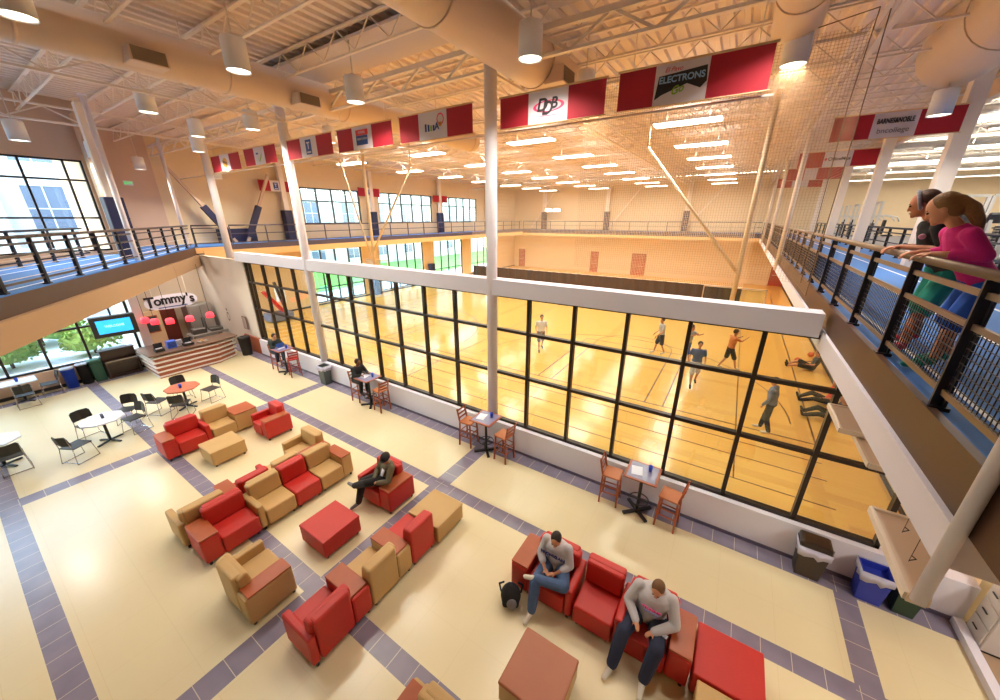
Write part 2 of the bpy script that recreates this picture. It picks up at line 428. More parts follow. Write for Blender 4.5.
# truss along the glass wall line
b = MB(); b.cyl((-22.6, 7.43, 7.8), (0, 7.43, 7.8), .02, n=8)
structure(b.build('ceiling_pipe', STEEL))
b = MB(); b.box(-25.4, 4.1, 7.38, 7.48, 8.95, 9.0); b.box(-25.4, 4.1, 7.38, 7.48, 9.35, 9.45)
for i in range(20):
    x0 = -25.4 + i * 1.475; b.bar((x0, 7.43, 8.97), (x0 + .74, 7.43, 9.4), .05); b.bar((x0 + .74, 7.43, 9.4), (x0 + 1.475, 7.43, 8.97), .05)
structure(b.build('ceiling_girder', STEEL))
# diagonal braces of the far frames
b = MB()
for x in (-22.7, -12.9, -5.1):
    b.bar((x, 43 - .4, 5), (x + 3, 42.6, 9), .08)
structure(b.build('trim_brace', STEEL))
# columns
def column(x, y, z0, z1, r, label, square=False, m=None):
    b = MB()
    if square: b.rbox(-r, r, -r, r, 0, z1 - z0, .01, 1)
    else:
        b.cyl((0, 0, 0), (0, 0, z1 - z0), r, n=24); b.cyl((0, 0, z1 - z0 - .04), (0, 0, z1 - z0), r * 1.4, n=24)
    o = structure(b.build('column', m or STEEL, loc=(x, y, z0))); return o
WCOL = mat('white_column', 'ebe7f0', .4)
column(-4.98, 7.36, .75, 9.4, .135, '', m=WCOL); column(-13.05, 7.36, .75, 9.4, .14, '', m=WCOL); column(-19.2, 7.36, 4.42, 9.4, .14, '', m=WCOL)
column(1.36, 2.74, 3.84, 9.6, .038, '', m=WCOL)
for yy in (17.7, 25.9, 34.0): column(1.34, yy, 4.2, 9.4, .08, '')
for yy in (8.3, 14.8, 21.3, 27.8, 34.5): column(4.1, yy, 4.75, 9.6, .16, '', True)
column(-17.0, 3.8, 3.84, 9.5, .075, '', m=WCOL)
column(-22.6, 7.0, 3.9, 9.5, .07, '', m=WCOL)
column(-20.4, 4.3, 4.75, 9.5, .2, '', True, m=WALLB)
column(-18.3, 3.95, 4.75, 9.5, .14, '', True)
for yy in (13.4, 20.2, 28.2, 36.2): column(-25.1, yy, 4.75, 9.5, .15, '', True)
for xx in (-21, -13.2, -5.1): column(xx, 42.7, 4.75, 9.5, .2, '', True)
# ================================================================== DUCTS, LAMPS, BANNERS, NETS
def ordn(i): return ['first', 'second', 'third', 'fourth', 'fifth', 'sixth', 'seventh', 'eighth', 'ninth', 'tenth', 'eleventh', 'twelfth'][i]
def duct(x, z, r, y0, y1, label, grilles=(), elbow=None):
    t = thing('air_duct', label, 'duct', (x, y0, z), 0, 'round painted air ducts under the roof')
    b = MB(); b.cyl((0, 0, 0), (0, y1 - y0, 0), r, n=32); b.ball((0, y1 - y0, 0), r, n=24, sc=(1, .35, 1))
    b.build('duct_body', DUCTM, t)
    y = 1.6
    while y < y1 - y0:
        b = MB(); b.cyl((0, y, 0), (0, y + .05, 0), r + .015, n=32); b.build('duct_collar', DUCTM, t); y += 3.1
    for gy, side in grilles:
        g = MB(); w = .34; g.rbox(side * r * .55 - (.0 if side > 0 else .42), side * r * .55 + (.42 if side > 0 else 0), gy - .3, gy + .3, -r * .95, -r * .3, .01, 1)
        go = g.build('vent_box', DUCTM, t)
        xx = side * (r * .55 + .425)
        f = MB()
        for k in range(5): f.box(xx - .01, xx + .012, gy - .25, gy + .25, -r * .88 + k * .045 * r / .36, -r * .86 + k * .045 * r / .36)
        for k in range(9): f.box(xx - .01, xx + .014, gy - .25 + k * .062, gy - .24 + k * .062, -r * .9, -r * .36)
        f.box(xx - .004, xx + .004, gy - .26, gy + .26, -r * .9, -r * .35)
        f.build('grille', mat('grille_dark', '8f7c68', .6), go)
    for y in (1.0, (y1 - y0) * .5, y1 - y0 - 1.2):
        b = MB(); b.bar((-.01, y, r), (-.01, y, 9.98 - z), .03); b.build('hanger_strap', STEEL, t)
    return t
duct(-4.32, 9.15, .46, -6, 10.8, 'large round cream air duct running over the central white column', [(8.3 + 6, 1)])
duct(-10.8, 9.25, .40, -6, 14.5, 'cream round air duct crossing the upper left of the lobby with a side vent', [(3.4 + 6, 1), (6.6 + 6, 1)])
duct(.12, 9.3, .37, -6, 11.0, 'slim cream air duct above the widest hanging banner', [(3.0 + 6, 1)])
duct(3.3, 9.55, .7, 6.5, 13.6, 'very large tan air duct above the upper walkway on the right', [])

LAMPW = mat('lamp_glow_warm', 'fff4dc', .5, emit=7)
def make_pendant():
    t = thing('pendant_lamp', '', 'pendant lamp', (0, 0, 0))
    b = MB(); b.lathe([(.19, .02), (.2, 0), (.2, .46), (.19, .5), (.02, .5)], n=28, closed=False); 
    b.build('lamp_shade', mat('lamp_white', 'f0eef2', .5), t)
    b = MB(); b.lathe([(.001, .03), (.185, .03), (.185, .05), (.001, .05)], n=28); b.build('lamp_lens', LAMPW, t)
    b = MB(); b.cyl((0, 0, .5), (0, 0, 1.35), .012, n=8); b.cyl((0, 0, .5), (0, 0, .56), .04, n=10); b.build('hanging_rod', mat('rod_white', 'd8d0c8', .5), t)
    return t
PEND = [(-3.56, 6.46, 'closest to the middle column on its right', 8.6), (-3.51, 8.93, 'in front of the banner with overlapping black letters', 8.6),
        (-8.74, 9.88, 'in front of the banner with blue bars and pink ring', 8.6), (-8.1, 6.4, 'below the grey ceiling panel', 8.6),
        (-8.28, 4.05, 'just below the long duct right of its vent', 8.6), (-13.24, 4.09, 'below and left of the duct side vent', 8.6),
        (-13.06, 6.44, 'beside the second vent left of the tall column', 8.6), (-12.93, 8.91, 'in front of the banner with navy emblem', 8.6),
        (-15.66, 5.95, 'near the thin left hand post above the gallery', 8.6), (-17.3, 2.3, 'above the tall upper street window', 8.1),
        (-19.8, 4.25, 'beside the leftmost slanting post at window top', 8.1), (-22.9, 6.2, 'small one by the green exit sign', 8.1),
        (-17.6, 6.6, 'in front of the smallest left banner', 8.4), (-15.2, 8.6, 'in front of the banner with green check emblem', 8.4), (-8.63, 1.56, 'in the top left corner, cut by the frame', 8.6),
        (.19, 9.18, 'right of the widest banner', 8.6), (3.2, 13.2, 'in front of the right red end of the bookseller banner', 8.25), (.2, 6.5, 'cut off at the top edge of the picture', 8.62),
        (-23.4, 9.3, 'against the beige far wall above the wall pads', 8.0), (-20.5, 8.6, 'just left of the tiny leftmost banner', 8.1)]
pend0 = make_pendant()
for i, (x, y, w, z) in enumerate(PEND):
    o = pend0 if i == 0 else copy_tree(pend0)
    o.location = (x, y, z); tag(o, 'white cylinder pendant lamp ' + w, 'pendant lamp', 'white cylinder pendant lamps under the lobby roof')
    if z < 8.5 or True:
        zz = 9.98 - z
        for ch in o.children:
            if i in (15, 17) and ch.name.startswith('hanging_rod'): ch.scale = (1, 1, .68)
            if i == 16 and ch.name.startswith('hanging_rod'): ch.scale = (1, 1, .48)
GLOW = mat('lamp_glow_gym', 'fff6e0', .5, emit=9)
def make_highbay():
    t = thing('gym_light', '', 'ceiling light')
    b = MB(); b.loft([[(-.98, -.3, 0), (.98, -.3, 0), (.98, .3, 0), (-.98, .3, 0)], [(-.8, -.12, .1), (.8, -.12, .1), (.8, .12, .1), (-.8, .12, .1)]], False)
    b.build('housing', mat('lamp_white', 'dcd9dc', .5), t)
    b = MB(); b.rbox(-.94, .94, -.26, .26, -.04, .002, .01, 1); b.build('diffuser', GLOW, t)
    b = MB()
    for x in (-.6, .6): b.cyl((x, 0, .1), (x, 0, .95), .01, n=6)
    b.build('hanging_cable', STEEL, t)
    return t
hb0 = make_highbay(); first = True
cols_ = [(-2.1, 'nearest the right track'), (-7.6, 'second from the right track'), (-13.1, 'third from the right track'), (-18.7, 'closest to the far left windows')]
for x, cw in cols_:
    for k, y in enumerate((14.0, 18.3, 22.3, 26.4, 30.8, 34.8, 38.7)):
        o = hb0 if first else copy_tree(hb0); first = False
        o.location = (x, y, 8.9)
        tag(o, '%s light from the glass in the gym ceiling row %s' % (ordn(k), cw), 'ceiling light', 'bright tube lights hung over the gym')
def big_lights(pts, e, sx, sy, color, spread=PI, name='lamp_light'):
    L_ = bpy.data.lights.new(name, 'AREA'); L_.shape = 'RECTANGLE'; L_.size = sx; L_.size_y = sy; L_.energy = e; L_.color = color; L_.spread = spread
    for p in pts:
        o = bpy.data.objects.new(name, L_); COL.objects.link(o); o.location = p
big_lights([(x, y, 8.84) for x, _ in cols_ for y in (14.0, 18.3, 22.3, 26.4, 30.8, 34.8, 38.7)], GYM_E, 1.6, .34, (1, .93, .82))
big_lights([(x, y, z - .01) for x, y, w, z in PEND], PEND_E, .36, .36, (1, .92, .8), spread=2.35)

# banners
BR = mat('banner_red', 'a50f28', .7, bump=.05, bscale=5); BW = mat('banner_white', 'cfc5cd', .7)
INK = mat('ink_black', '1c1820', .6); INKB = mat('ink_navy', '1e3f86', .6); INKP = mat('ink_pink', 'd83a6a', .6); INKG = mat('ink_green', '7fae38', .6)
INKR = mat('ink_red', 'cf2b35', .6); INKO = mat('ink_orange', 'd99a32', .6); INKS = mat('ink_sky', '8fb2d8', .6)
RX = (PI / 2, 0, 0)
def banner(x0, x1, y, z0, z1, label, art, f0=.3, f1=.68, group='red and white sponsor banners hung along the glass wall line', ax='x'):
    w = x1 - x0; h = z1 - z0
    t = thing('hanging_banner', label, 'banner', (x0, y, z0), 0 if ax == 'x' else PI / 2, group)
    for a, c, m, n in ((0, f0, BR, 'red_panel'), (f0, f1, BW, 'white_panel'), (f1, 1, BR, 'red_panel')):
        b = MB(); b.box(a * w, c * w, -.008, .008, 0, h); b.build(n, m, t)
    b = MB(); b.cyl((-.03, 0, h), (w + .03, 0, h), .02, n=8); b.cyl((-.03, 0, 0), (w + .03, 0, 0), .012, n=8); b.build('hem_pole', mat('pole_tan', 'd8b48a', .5), t)
    b = MB()
    for u in (.1, .9): b.cyl((u * w, 0, h), (u * w, 0, h + .5), .006, n=5)
    b.build('hanging_wire', STEEL, t)
    if art: art(t, (f0 + f1) / 2 * w, h / 2, (f1 - f0) * w, h)
    return t
def disc(t, name, m, cx, cz, rx, rz, ring=None, y=-.012, a0=0, a1=2 * PI):
    b = MB(); n = 28
    for i in range(n):
        p, q = a0 + (a1 - a0) * i / n, a0 + (a1 - a0) * (i + 1) / n
        k = (1 - ring) if ring else 0
        b.poly([(cx + rx * math.cos(p), y, cz + rz * math.sin(p)), (cx + rx * math.cos(q), y, cz + rz * math.sin(q)),
                (cx + rx * k * math.cos(q) + (0 if k else 0), y, cz + rz * k * math.sin(q)), (cx + rx * k * math.cos(p) + (.0001 if not k else 0), y, cz + rz * k * math.sin(p))])
    return b.build(name, m, t)
def rectp(t, name, m, x0, x1, z0, z1, y=-.012):
    b = MB(); b.box(x0, x1, y - .001, y + .001, z0, z1); return b.build(name, m, t)
def quadp(t, name, m, pts, y=-.012):
    b = MB(); b.poly([(x, y, z) for x, z in pts]); return b.build(name, m, t)
def art_flex(t, cx, cz, w, h):
    quadp(t, 'emblem', INK, [(cx - .37, cz - .2), (cx - .26, cz - .14), (cx + .1, cz - .03), (cx + .3, cz - .12), (cx + .38, cz - .04), (cx + .36, cz + .17), (cx - .33, cz + .12)])
    text('lettering', 'ELECTRONS', .125, INKS, t, (cx + .01, -.016, cz + .055), RX, bold=True, sx=.98)
    text('lettering', 'El Pavo', .09, INKR, t, (cx - .12, -.016, cz + .19), RX, shear=.3)
    text('lettering', 'Go', .15, INKG, t, (cx - .04, -.018, cz - .1), (PI / 2, -.25, 0), bold=True, shear=.4)
def art_ddb(t, cx, cz, w, h):
    disc(t, 'emblem', INKP, cx + .02, cz, .33, .1, .2)
    text('lettering', 'D', .3, INK, t, (cx - .12, -.016, cz + .02), RX, shear=.2, bold=True)
    text('lettering', 'D', .3, INK, t, (cx - .01, -.018, cz - .04), RX, shear=.2, bold=True)
    text('lettering', 'B', .26, INK, t, (cx + .13, -.016, cz + .03), RX, shear=.2, bold=True)
    rectp(t, 'emblem_line', INKP, cx - .2, cx + .2, cz - .165, cz - .155)
def art_usa(t, cx, cz, w, h):
    for k, (x, c, hh) in enumerate(((-.24, INKB, .16), (-.15, INKB, .14), (-.07, INKG, .12), (.01, INKB, .12))):
        rectp(t, 'emblem_bar', c, cx + x, cx + x + .055, cz - .12, cz - .12 + hh)
    text('lettering', 'A', .2, INKB, t, (cx + .14, -.016, cz - .04), RX, bold=True)
    disc(t, 'emblem', INKP, cx + .25, cz + .1, .11, .12, .25); disc(t, 'emblem', INKO, cx + .24, cz - .0, .05, .05)
def art_blue(t, cx, cz, w, h):
    rectp(t, 'emblem', INKR, cx - .25, cx + .25, cz + .06, cz + .19); rectp(t, 'emblem', INKB, cx - .25, cx + .22, cz - .17, cz + .055)
    text('lettering', 'CREDIT UNION', .07, BW, t, (cx, -.018, cz - .03), RX, sx=.85); text('lettering', 'FITNESS', .08, BW, t, (cx, -.018, cz + .12), RX)
def art_t(t, cx, cz, w, h):
    rectp(t, 'emblem', INKB, cx - .15, cx + .15, cz - .2, cz + .2); text('lettering', 'T', .26, BW, t, (cx, -.018, cz + .03), RX, bold=True); rectp(t, 'emblem_line', BW, cx - .1, cx + .1, cz - .16, cz - .12, -.016)
def art_check(t, cx, cz, w, h):
    quadp(t, 'emblem', INKG, [(cx - .16, cz), (cx - .03, cz - .14), (cx + .2, cz + .12), (cx + .16, cz - .02), (cx - .02, cz - .2)]); rectp(t, 'emblem_line', INKB, cx - .2, cx - .05, cz + .05, cz + .1)
def art_gold(t, cx, cz, w, h):
    disc(t, 'emblem', INKO, cx, cz, .2, .17); text('lettering', 'GOLD', .12, INK, t, (cx, -.018, cz), (PI / 2, .3, 0), bold=True)
def art_bn(t, cx, cz, w, h):
    text('lettering', 'BARNES&NOBLE', .16, INK, t, (cx, -.018, cz + .09), RX, bold=True, sx=.6)
    text('lettering', 'bncollege', .17, mat('ink_grey', '6a6068', .6), t, (cx, -.018, cz - .13), RX, sx=.95)
def art_om(t, cx, cz, w, h):
    disc(t, 'emblem', INKR, cx - .38, cz, .05, .05); text('lettering', 'OfficeMax', .17, INK, t, (cx + .05, -.018, cz), RX, bold=True)
banner(-2.26, -.09, 7.3, 7.84, 8.42, 'widest red and white banner with slanted black ELECTRONS emblem', art_flex, .27, .63)
banner(-4.69, -2.49, 7.3, 7.84, 8.40, 'red and white banner with overlapping black letters and a pink swoosh', art_ddb, .3, .68)
banner(-7.68, -5.42, 7.3, 7.85, 8.43, 'red and white banner with blue bars and a pink ring', art_usa, .29, .68)
banner(-10.22, -7.97, 7.3, 7.86, 8.42, 'red and white banner with a square red and blue sign', art_blue, .3, .66)
banner(-12.87, -10.5, 7.3, 7.86, 8.42, 'red and white banner with a small upright navy emblem, beside the left column', art_t, .32, .68)
banner(-15.78, -13.63, 7.3, 7.86, 8.42, 'red and white banner with a green check emblem, left of the tall column', art_check, .33, .66)
banner(-18.56, -16.2, 7.3, 7.82, 8.4, 'leftmost small red and white banner with a gold emblem', art_gold, .33, .66)
banner(1.55, 4.0, 14.6, 8.08, 8.68, 'red and white banner lettered BARNES & NOBLE across the right walkway', art_bn, .33, .68, 'red and white banners across the right walkway')
banner(1.45, 4.0, 21.6, 8.1, 8.7, 'second walkway banner, small OfficeMax lettering on white', art_om, .33, .68, 'red and white banners across the right walkway')
banner(1.45, 4.0, 28.0, 8.1, 8.7, 'third walkway banner, mostly hidden red and white', None, .33, .55, 'red and white banners across the right walkway')
banner(1.45, 4.0, 34.5, 8.1, 8.7, 'fourth and farthest walkway banner, red and white', None, .33, .68, 'red and white banners across the right walkway')
for (y, l, a) in ((12.9, 'small red and white banner with grey emblem on the far left gym wall', art_t), (19.9, 'small red and white banner between the two far left upper windows', art_t)):
    t = banner(0, 2.0, 0, 0, .62, l, a, .33, .66, 'small banners on the far left gym wall'); t.location = (-25.0, y - .9, 7.65); t.rotation_euler = (0, 0, PI / 2)
t = banner(0, 2.0, 0, 0, .6, 'plain red banner between the last two far left upper windows', None, .499, .501, 'small banners on the far left gym wall'); t.location = (-25.0, 27.2, 7.5); t.rotation_euler = (0, 0, PI / 2)

# nets and divider curtain
t = thing('divider_curtain', 'long dark vinyl curtain with mesh top dividing the gym across the middle', 'curtain', (-22.6, 30, 0))
b = MB(); n = 160; w = 23.3
for i in range(n):
    u0, u1 = i / n, (i + 1) / n; f = lambda u: .05 * math.sin(u * 190)
    b.poly([(u0 * w, f(u0), .05), (u1 * w, f(u1), .05), (u1 * w, f(u1), 1.55), (u0 * w, f(u0), 1.55)])
b.build('vinyl_skirt', mat('vinyl_dark', '4a3a30', .6), t)
b = MB(); b.box(0, w, -.004, .004, 1.55, 8.7); b.build('mesh_top', net_mat('mesh_haze', .12, .014, 'e0c8a8', 0), t)
b = MB(); b.cyl((0, 0, 8.7), (w, 0, 8.7), .04, n=8); b.cyl((0, 0, 1.55), (w, 0, 1.55), .02, n=6); b.build('top_bar', STEEL, t)
t = thing('safety_net', 'dark rope net hanging beside the right running track in the gym', 'net', (1.2, 8.6, 4.75))
b = MB(); b.box(-.003, .003, 0, 30, 0, 4.2); b.build('net_mesh', net_mat('rope_net', .05, .002, 'a88a66', 0), t)
b = MB(); b.tube([(0, 0, 4.2), (0, -.02, 2.5), (0, 0, 0)], .008, 6); b.build('edge_rope', mat('rope_brown', '7a6048', .8), t)
t = thing('safety_net', 'net hung across the gym corner behind the widest banner', 'net', (-3.6, 9.2, 4.9))
b = MB(); b.box(0, 4.75, -.003, .003, 0, 4.1); b.build('net_mesh', net_mat('rope_net', .05, .002, 'a88a66', 0), t)
b = MB(); b.tube([(0, 0, 4.1), (2.4, 0, 3.95), (4.75, 0, 4.3)], .008, 6); b.tube([(4.75, 0, 4.3), (4.7, .0, 3.0), (4.75, 0, 0)], .007, 6); b.build('edge_rope', mat('rope_brown', '7a6048', .8), t)

# ceiling hung basketball goals
def goal(x, y, side, label):
    t = thing('basketball_goal', label, 'basketball goal', (x, y, 0), 0, 'ceiling hung basketball goals')
    P = mat('goal_frame', 'e6d2b4', .5)
    b = MB(); b.cyl((0, 0, 3.3), (0, 0, 9.4), .075, n=12); b.build('mast', P, t)
    b = MB(); b.cyl((0, .0, 4.4), (-side * 3.3, 0, 8.3), .05, n=10); b.cyl((-side * 3.3, 0, 8.3), (-side * 3.3, 0, 9.4), .04, n=8); b.build('brace', P, t)
    if side < 0:
        b = MB(); b.cyl((0, 0, 3.5), (-2.0, 0, 9.3), .045, n=8); b.build('brace', P, t)
    b = MB(); b.box(-.88, .88, .11, .13, 2.92, 3.93); b.build('backboard', pane_glass(), t)
    b = MB(); b.box(-.9, .9, .1, .14, 2.9, 2.94); b.box(-.9, .9, .1, .14, 3.91, 3.95); b.box(-.9, -.87, .1, .14, 2.9, 3.95); b.box(.87, .9, .1, .14, 2.9, 3.95); b.build('backboard_frame', P, t)
    b = MB()
    for i in range(20): b.cyl((.23 * math.cos(i * PI / 10), .42 + .23 * math.sin(i * PI / 10), 3.05), (.23 * math.cos((i + 1) * PI / 10), .42 + .23 * math.sin((i + 1) * PI / 10), 3.05), .012, n=6)
    b.build('rim', mat('rim_orange', 'd4552a', .4), t)
    return t
goal(.12, 14.0, 1, 'ceiling hung basketball goal frame in front of the right track')
goal(-16.7, 13.2, -1, 'ceiling hung basketball goal frame in front of the far left windows')
# scoreboard floodlight and exit signs
t = thing('floodlight', 'twin bright white floodlight on the far back wall', 'floodlight', (-19.6, 41.8, 6.9))
b = MB(); b.rbox(-.9, 1.1, 0, .2, -.15, .25, .03, 1); b.build('housing', WHITE, t)
b = MB(); b.rbox(-.85, -.05, -.03, 0, -.1, .2, .01, 1); b.build('lens', GLOW, t); b = MB(); b.rbox(.2, 1.05, -.03, 0, -.1, .2, .01, 1); b.build('lens', GLOW, t)
EXG = mat('exit_green', '35c468', .5, emit=1.2)
def exit_sign(loc, rz, label):
    t = thing('exit_sign', label, 'exit sign', loc, rz, 'green exit signs')
    b = MB(); b.rbox(-.17, .17, 0, .05, 0, .2, .01, 1); b.build('housing', WHITE, t)
    text('lettering', 'EXIT', .15, EXG, t, (0, -.005, .1), RX, bold=True)
exit_sign((-24.95, 6.15, 7.55), PI / 2, 'green exit sign on the beige wall beside the upper left window')
exit_sign((2.6, 34.3, 7.35), 0, 'green exit sign over the far end of the right track')
# ================================================================== RAILINGS
def railing(label, p, q, spacing, zf=4.77, h=.97, mesh=False, handm=None, group='gallery railings', postw=.09, rails=(.84, .62, .12), start=0.0, wires=0, postm=None):
    p, q = V(p), V(q); d = (q - p); Ln = d.length; d.normalize(); rz = math.atan2(d.y, d.x)
    t = thing('gallery_railing', label, 'railing', (p.x, p.y, zf), rz, group)
    RB = handm or RAILB
    b = MB(); b.cyl((0, 0, h), (Ln, 0, h), .036, n=12); b.build('handrail', RB, t)
    for z in rails:
        b = MB(); b.box(0, Ln, -.012, .012, z - .022, z + .022); b.build('rail', RB if z != rails[0] or wires == 0 else RB, t)
    for k in range(wires):
        z = .2 + k * (.6 / max(1, wires)); b = MB(); b.cyl((0, 0, z), (Ln, 0, z), .008, n=5); b.build('cable', STEEL, t)
    x = start; xs = []
    while x < Ln:
        xs.append(x); b = MB()
        b.box(x - .012, x + .012, -.04, .04, -.02, h - .03); b.box(x - postw / 2, x + postw / 2, -.035, -.02, -.02, h - .12); b.box(x - .05, x + .05, -.06, .06, -.02, .01)
        po = b.build('post', postm or RAILP, t); x += spacing
    if mesh:
        for x0, x1 in zip(xs[:-1], xs[1:]):
            if x0 < -9 or x0 > 26: continue
            b = MB(); n = int((x1 - x0) / .05)
            for i in range(1, n): u = x0 + (x1 - x0) * i / n; b.box(u - .0025, u + .0025, -.003, .003, .13, .6)
            for k in range(9): z = .15 + k * .054; b.box(x0 + .04, x1 - .04, -.003, .003, z - .0025, z + .0025)
            b.build('wire_mesh_panel', RAILP, t)
    return t
# east gallery, near the camera (posts every 1.34 m, one at y=3.79 and 5.13)
railing('long taupe handrail with black posts and wire mesh, where the women lean', (1.47, -1.57 - 1.34 * 3, 0), (1.47, 40.2, 0), 1.34, mesh=True)
railing('dark inner railing between the right track and the exercise machines', (4.75, 7.5, 0), (4.75, 40, 0), 1.6, handm=RAILP, rails=(.8, .45, .1))
railing('dark railing along the curved left gallery above the snack counter', xy(P0 - U * 2.2 + NRM * .05) + (0,), xy(PC + U * -.1 + NRM * .05) + (0,), 1.34, wires=3, handm=mat('rail_dark_brown', '54423a', .45))
railing('short dark end section of railing where the left gallery enters the gym', (-22.85, 7.4, 0), (-22.85, 8.8, 0), 1.34, wires=3, handm=mat('rail_dark_brown', '54423a', .45))
railing('black rear railing on the left gallery in front of the street window', xy(P0 - U * 3 + NRM * 2.85) + (0,), (-20.3, 3.3, 0), 1.5, handm=RAILP, wires=3)
railing('thin dark railing on the far left gym gallery', (-22.75, 9.0, 0), (-22.75, 40.2, 0), 1.8, handm=mat('rail_grey', '5c5058', .5), postm=mat('rail_grey', '5c5058', .5), postw=.05, rails=(.55, .1))
railing('thin dark railing on the far back gym gallery', (-22.6, 40.35, 0), (1.3, 40.35, 0), 1.8, handm=mat('rail_grey', '5c5058', .5), postm=mat('rail_grey', '5c5058', .5), postw=.05, rails=(.55, .1))
# navy pads wrapped round the gallery columns and braces
def pad(loc, size, label, rot=(0, 0, 0)):
    b = MB(); b.rbox(-size[0] / 2, size[0] / 2, -size[1] / 2, size[1] / 2, 0, size[2], .03, 2)
    for z in (size[2] * .33, size[2] * .66): b.box(-size[0] / 2 - .004, size[0] / 2 + .004, -size[1] / 2 - .004, size[1] / 2 + .004, z - .006, z + .006)
    o = b.build('column_pad', NAVY, None, loc); o.rotation_euler = rot
    return tag(o, label, 'wall pad', 'navy safety pads on the gallery columns')
pad((-18.3, 3.95, 4.76), (.5, .5, 2.0), 'navy pad on the left gallery column below the green exit sign')
def bracepad(y0, y1, z1, label):
    t = thing('padded_brace', label, 'brace', (-24.72, y0, 4.76), 0, 'diagonal padded braces on the far beige wall')
    d = V((0, y1 - y0, z1 - 4.76)); e = d.normalized()
    b = MB(); b.bar((0, 0, 0), e * 9 if False else d * 1.9, .14); b.build('brace_bar', WALLB, t)
    b = MB(); b.bar(e * .3, d, .28, .28); b.build('brace_pad', NAVY, t)
bracepad(10.0, 8.8, 6.7, 'left leaning diagonal brace with navy pad on the far beige wall')
bracepad(10.6, 11.6, 6.75, 'right leaning diagonal brace with navy pad on the far beige wall')
pad((-25.15, 10.3, 4.76), (.3, 2.0, .75), 'low wide navy pad between the two padded braces')
pad((-25.1, 13.4, 4.76), (.5, .5, 1.8), 'navy pad on the column left of the first far left upper window')
pad((-25.1, 20.2, 4.76), (.5, .5, 1.8), 'navy pad on the column between the far left upper windows')
pad((-25.1, 28.2, 4.76), (.5, .5, 1.8), 'navy pad on the column by the last far left upper window')
for xx, w_ in ((-21, 'leftmost'), (-13.2, 'middle'), (-5.1, 'rightmost')): pad((xx, 42.7, 4.76), (.55, .5, 2.0), w_ + ' tall grey pad on the back gallery columns')
# red doors
for k, (x0, x1, z1, n) in enumerate(((3.0, 4.0, 2.4, 1), (-9.9, -8.5, 2.3, 2), (-14.7, -13.9, 2.3, 3), (-26, -25.5, 2.2, 4))):
    if k == 3: x0, x1 = -24.6, -23.8
    t = bpy.data.objects.new('door_%d' % n, None); COL.objects.link(t); structure(t); t.location = (x0, 42.95, 0)
    b = MB(); b.box(0, x1 - x0, 0, .05, 0, z1); b.build('door_panel', mat('door_red', 'b0503c', .5), t)
    b = MB(); b.box(-.06, 0, -.02, .05, 0, z1 + .06); b.box(x1 - x0, x1 - x0 + .06, -.02, .05, 0, z1 + .06); b.box(-.06, x1 - x0 + .06, -.02, .05, z1, z1 + .06); b.build('door_frame', mat('door_frame_red', '9a4434', .5), t)
    b = MB(); b.cyl((.1, -.06, 1.0), (x1 - x0 - .1, -.06, 1.0), .02, n=6); b.build('door_handle', STEEL, t)

# ================================================================== LOUNGE FURNITURE
TABM = TABLET
def seat_module(label, colw, m, cx, cy, rz, seat=.6, L=None, R=None, arm=.13, tab=.30, group='modular lounge seats'):
    """faces local -Y; (cx,cy) centre of the footprint"""
    lw = {None: 0, 'arm': arm, 'tablet': tab}[L]; rw = {None: 0, 'arm': arm, 'tablet': tab}[R]
    W = seat + lw + rw; x0 = -W / 2; D = .38
    t = thing('lounge_chair', label, 'lounge chair', (cx, cy, 0), rz, group)
    sx0, sx1 = x0 + lw, x0 + lw + seat
    b = MB(); b.rbox(sx0 + .004, sx1 - .004, -D + .0, D - .12, .07, .44, .035, 3); b.build('seat', m, t)
    b = MB()
    ext0 = sx0 - (min(.05, lw)); ext1 = sx1 + min(.05, rw)
    pts = [(D - .2, .44), (D - .12, .82), (D - .02, .82), (D, .07), (D - .13, .07)]
    b.rbox(sx0 + .004, sx1 - .004, D - .16, D - .005, .07, .84, .04, 3)
    b.rbox(ext0 + .006, ext1 - .006, D - .25, D - .07, .43, .83, .045, 3, rot=(-.10, 0, 0)); b.build('backrest', m, t)
    feet = []
    for side, w, a, c in ((L, lw, x0, x0 + lw), (R, rw, sx1, sx1 + rw)):
        if side == 'arm':
            b = MB(); b.rbox(a + .003, c - .003, -D + .03, D - .03, .07, .61, .03, 2); b.build('armrest', m, t)
        elif side == 'tablet':
            b = MB(); b.rbox(a + .003, c - .003, -D + .02, D - .01, .07, .59, .035, 2); b.build('side_panel', m, t)
            b = MB(); b.rbox(a + .004, c - .004, -D + .03, D - .06, .59, .622, .012, 2); b.build('armrest_top', TABM, t)
    for fx in (x0 + .07, x0 + W - .07):
        for fy in (-D + .07, D - .07):
            b = MB(); b.cyl((fx, fy, 0), (fx, fy, .075), .025, .03, n=10); b.build('foot', BLACKP, t)
    return t
def ottoman(label, m, x0, x1, y0, y1, h=.45, top=None, group='square upholstered ottomans'):
    t = thing('ottoman', label, 'ottoman', ((x0 + x1) / 2, (y0 + y1) / 2, 0), 0, group)
    a, c = (x1 - x0) / 2, (y1 - y0) / 2
    b = MB(); b.rbox(-a, a, -c, c, .06, h - .03, .03, 3); b.build('base', m, t)
    b = MB(); b.rbox(-a - .004, a + .004, -c - .004, c + .004, h - .055, h, .022, 3); b.build('top_cushion', top or m, t)
    for fx in (-a + .07, a - .07):
        for fy in (-c + .07, c - .07):
            b = MB(); b.cyl((fx, fy, 0), (fx, fy, .065), .025, .03, n=10); b.build('foot', BLACKP, t)
    return t
def mod_x(label, m, front, y0, y1, face, seat, L=None, R=None, tab=.3):
    """row running along y; face +1: faces +X, -1: faces -X; front = x of the seat front"""
    cx = front - face * .38
    return seat_module(label, '', m, cx, (y0 + y1) / 2, PI / 2 * face, seat, L, R, tab=tab)
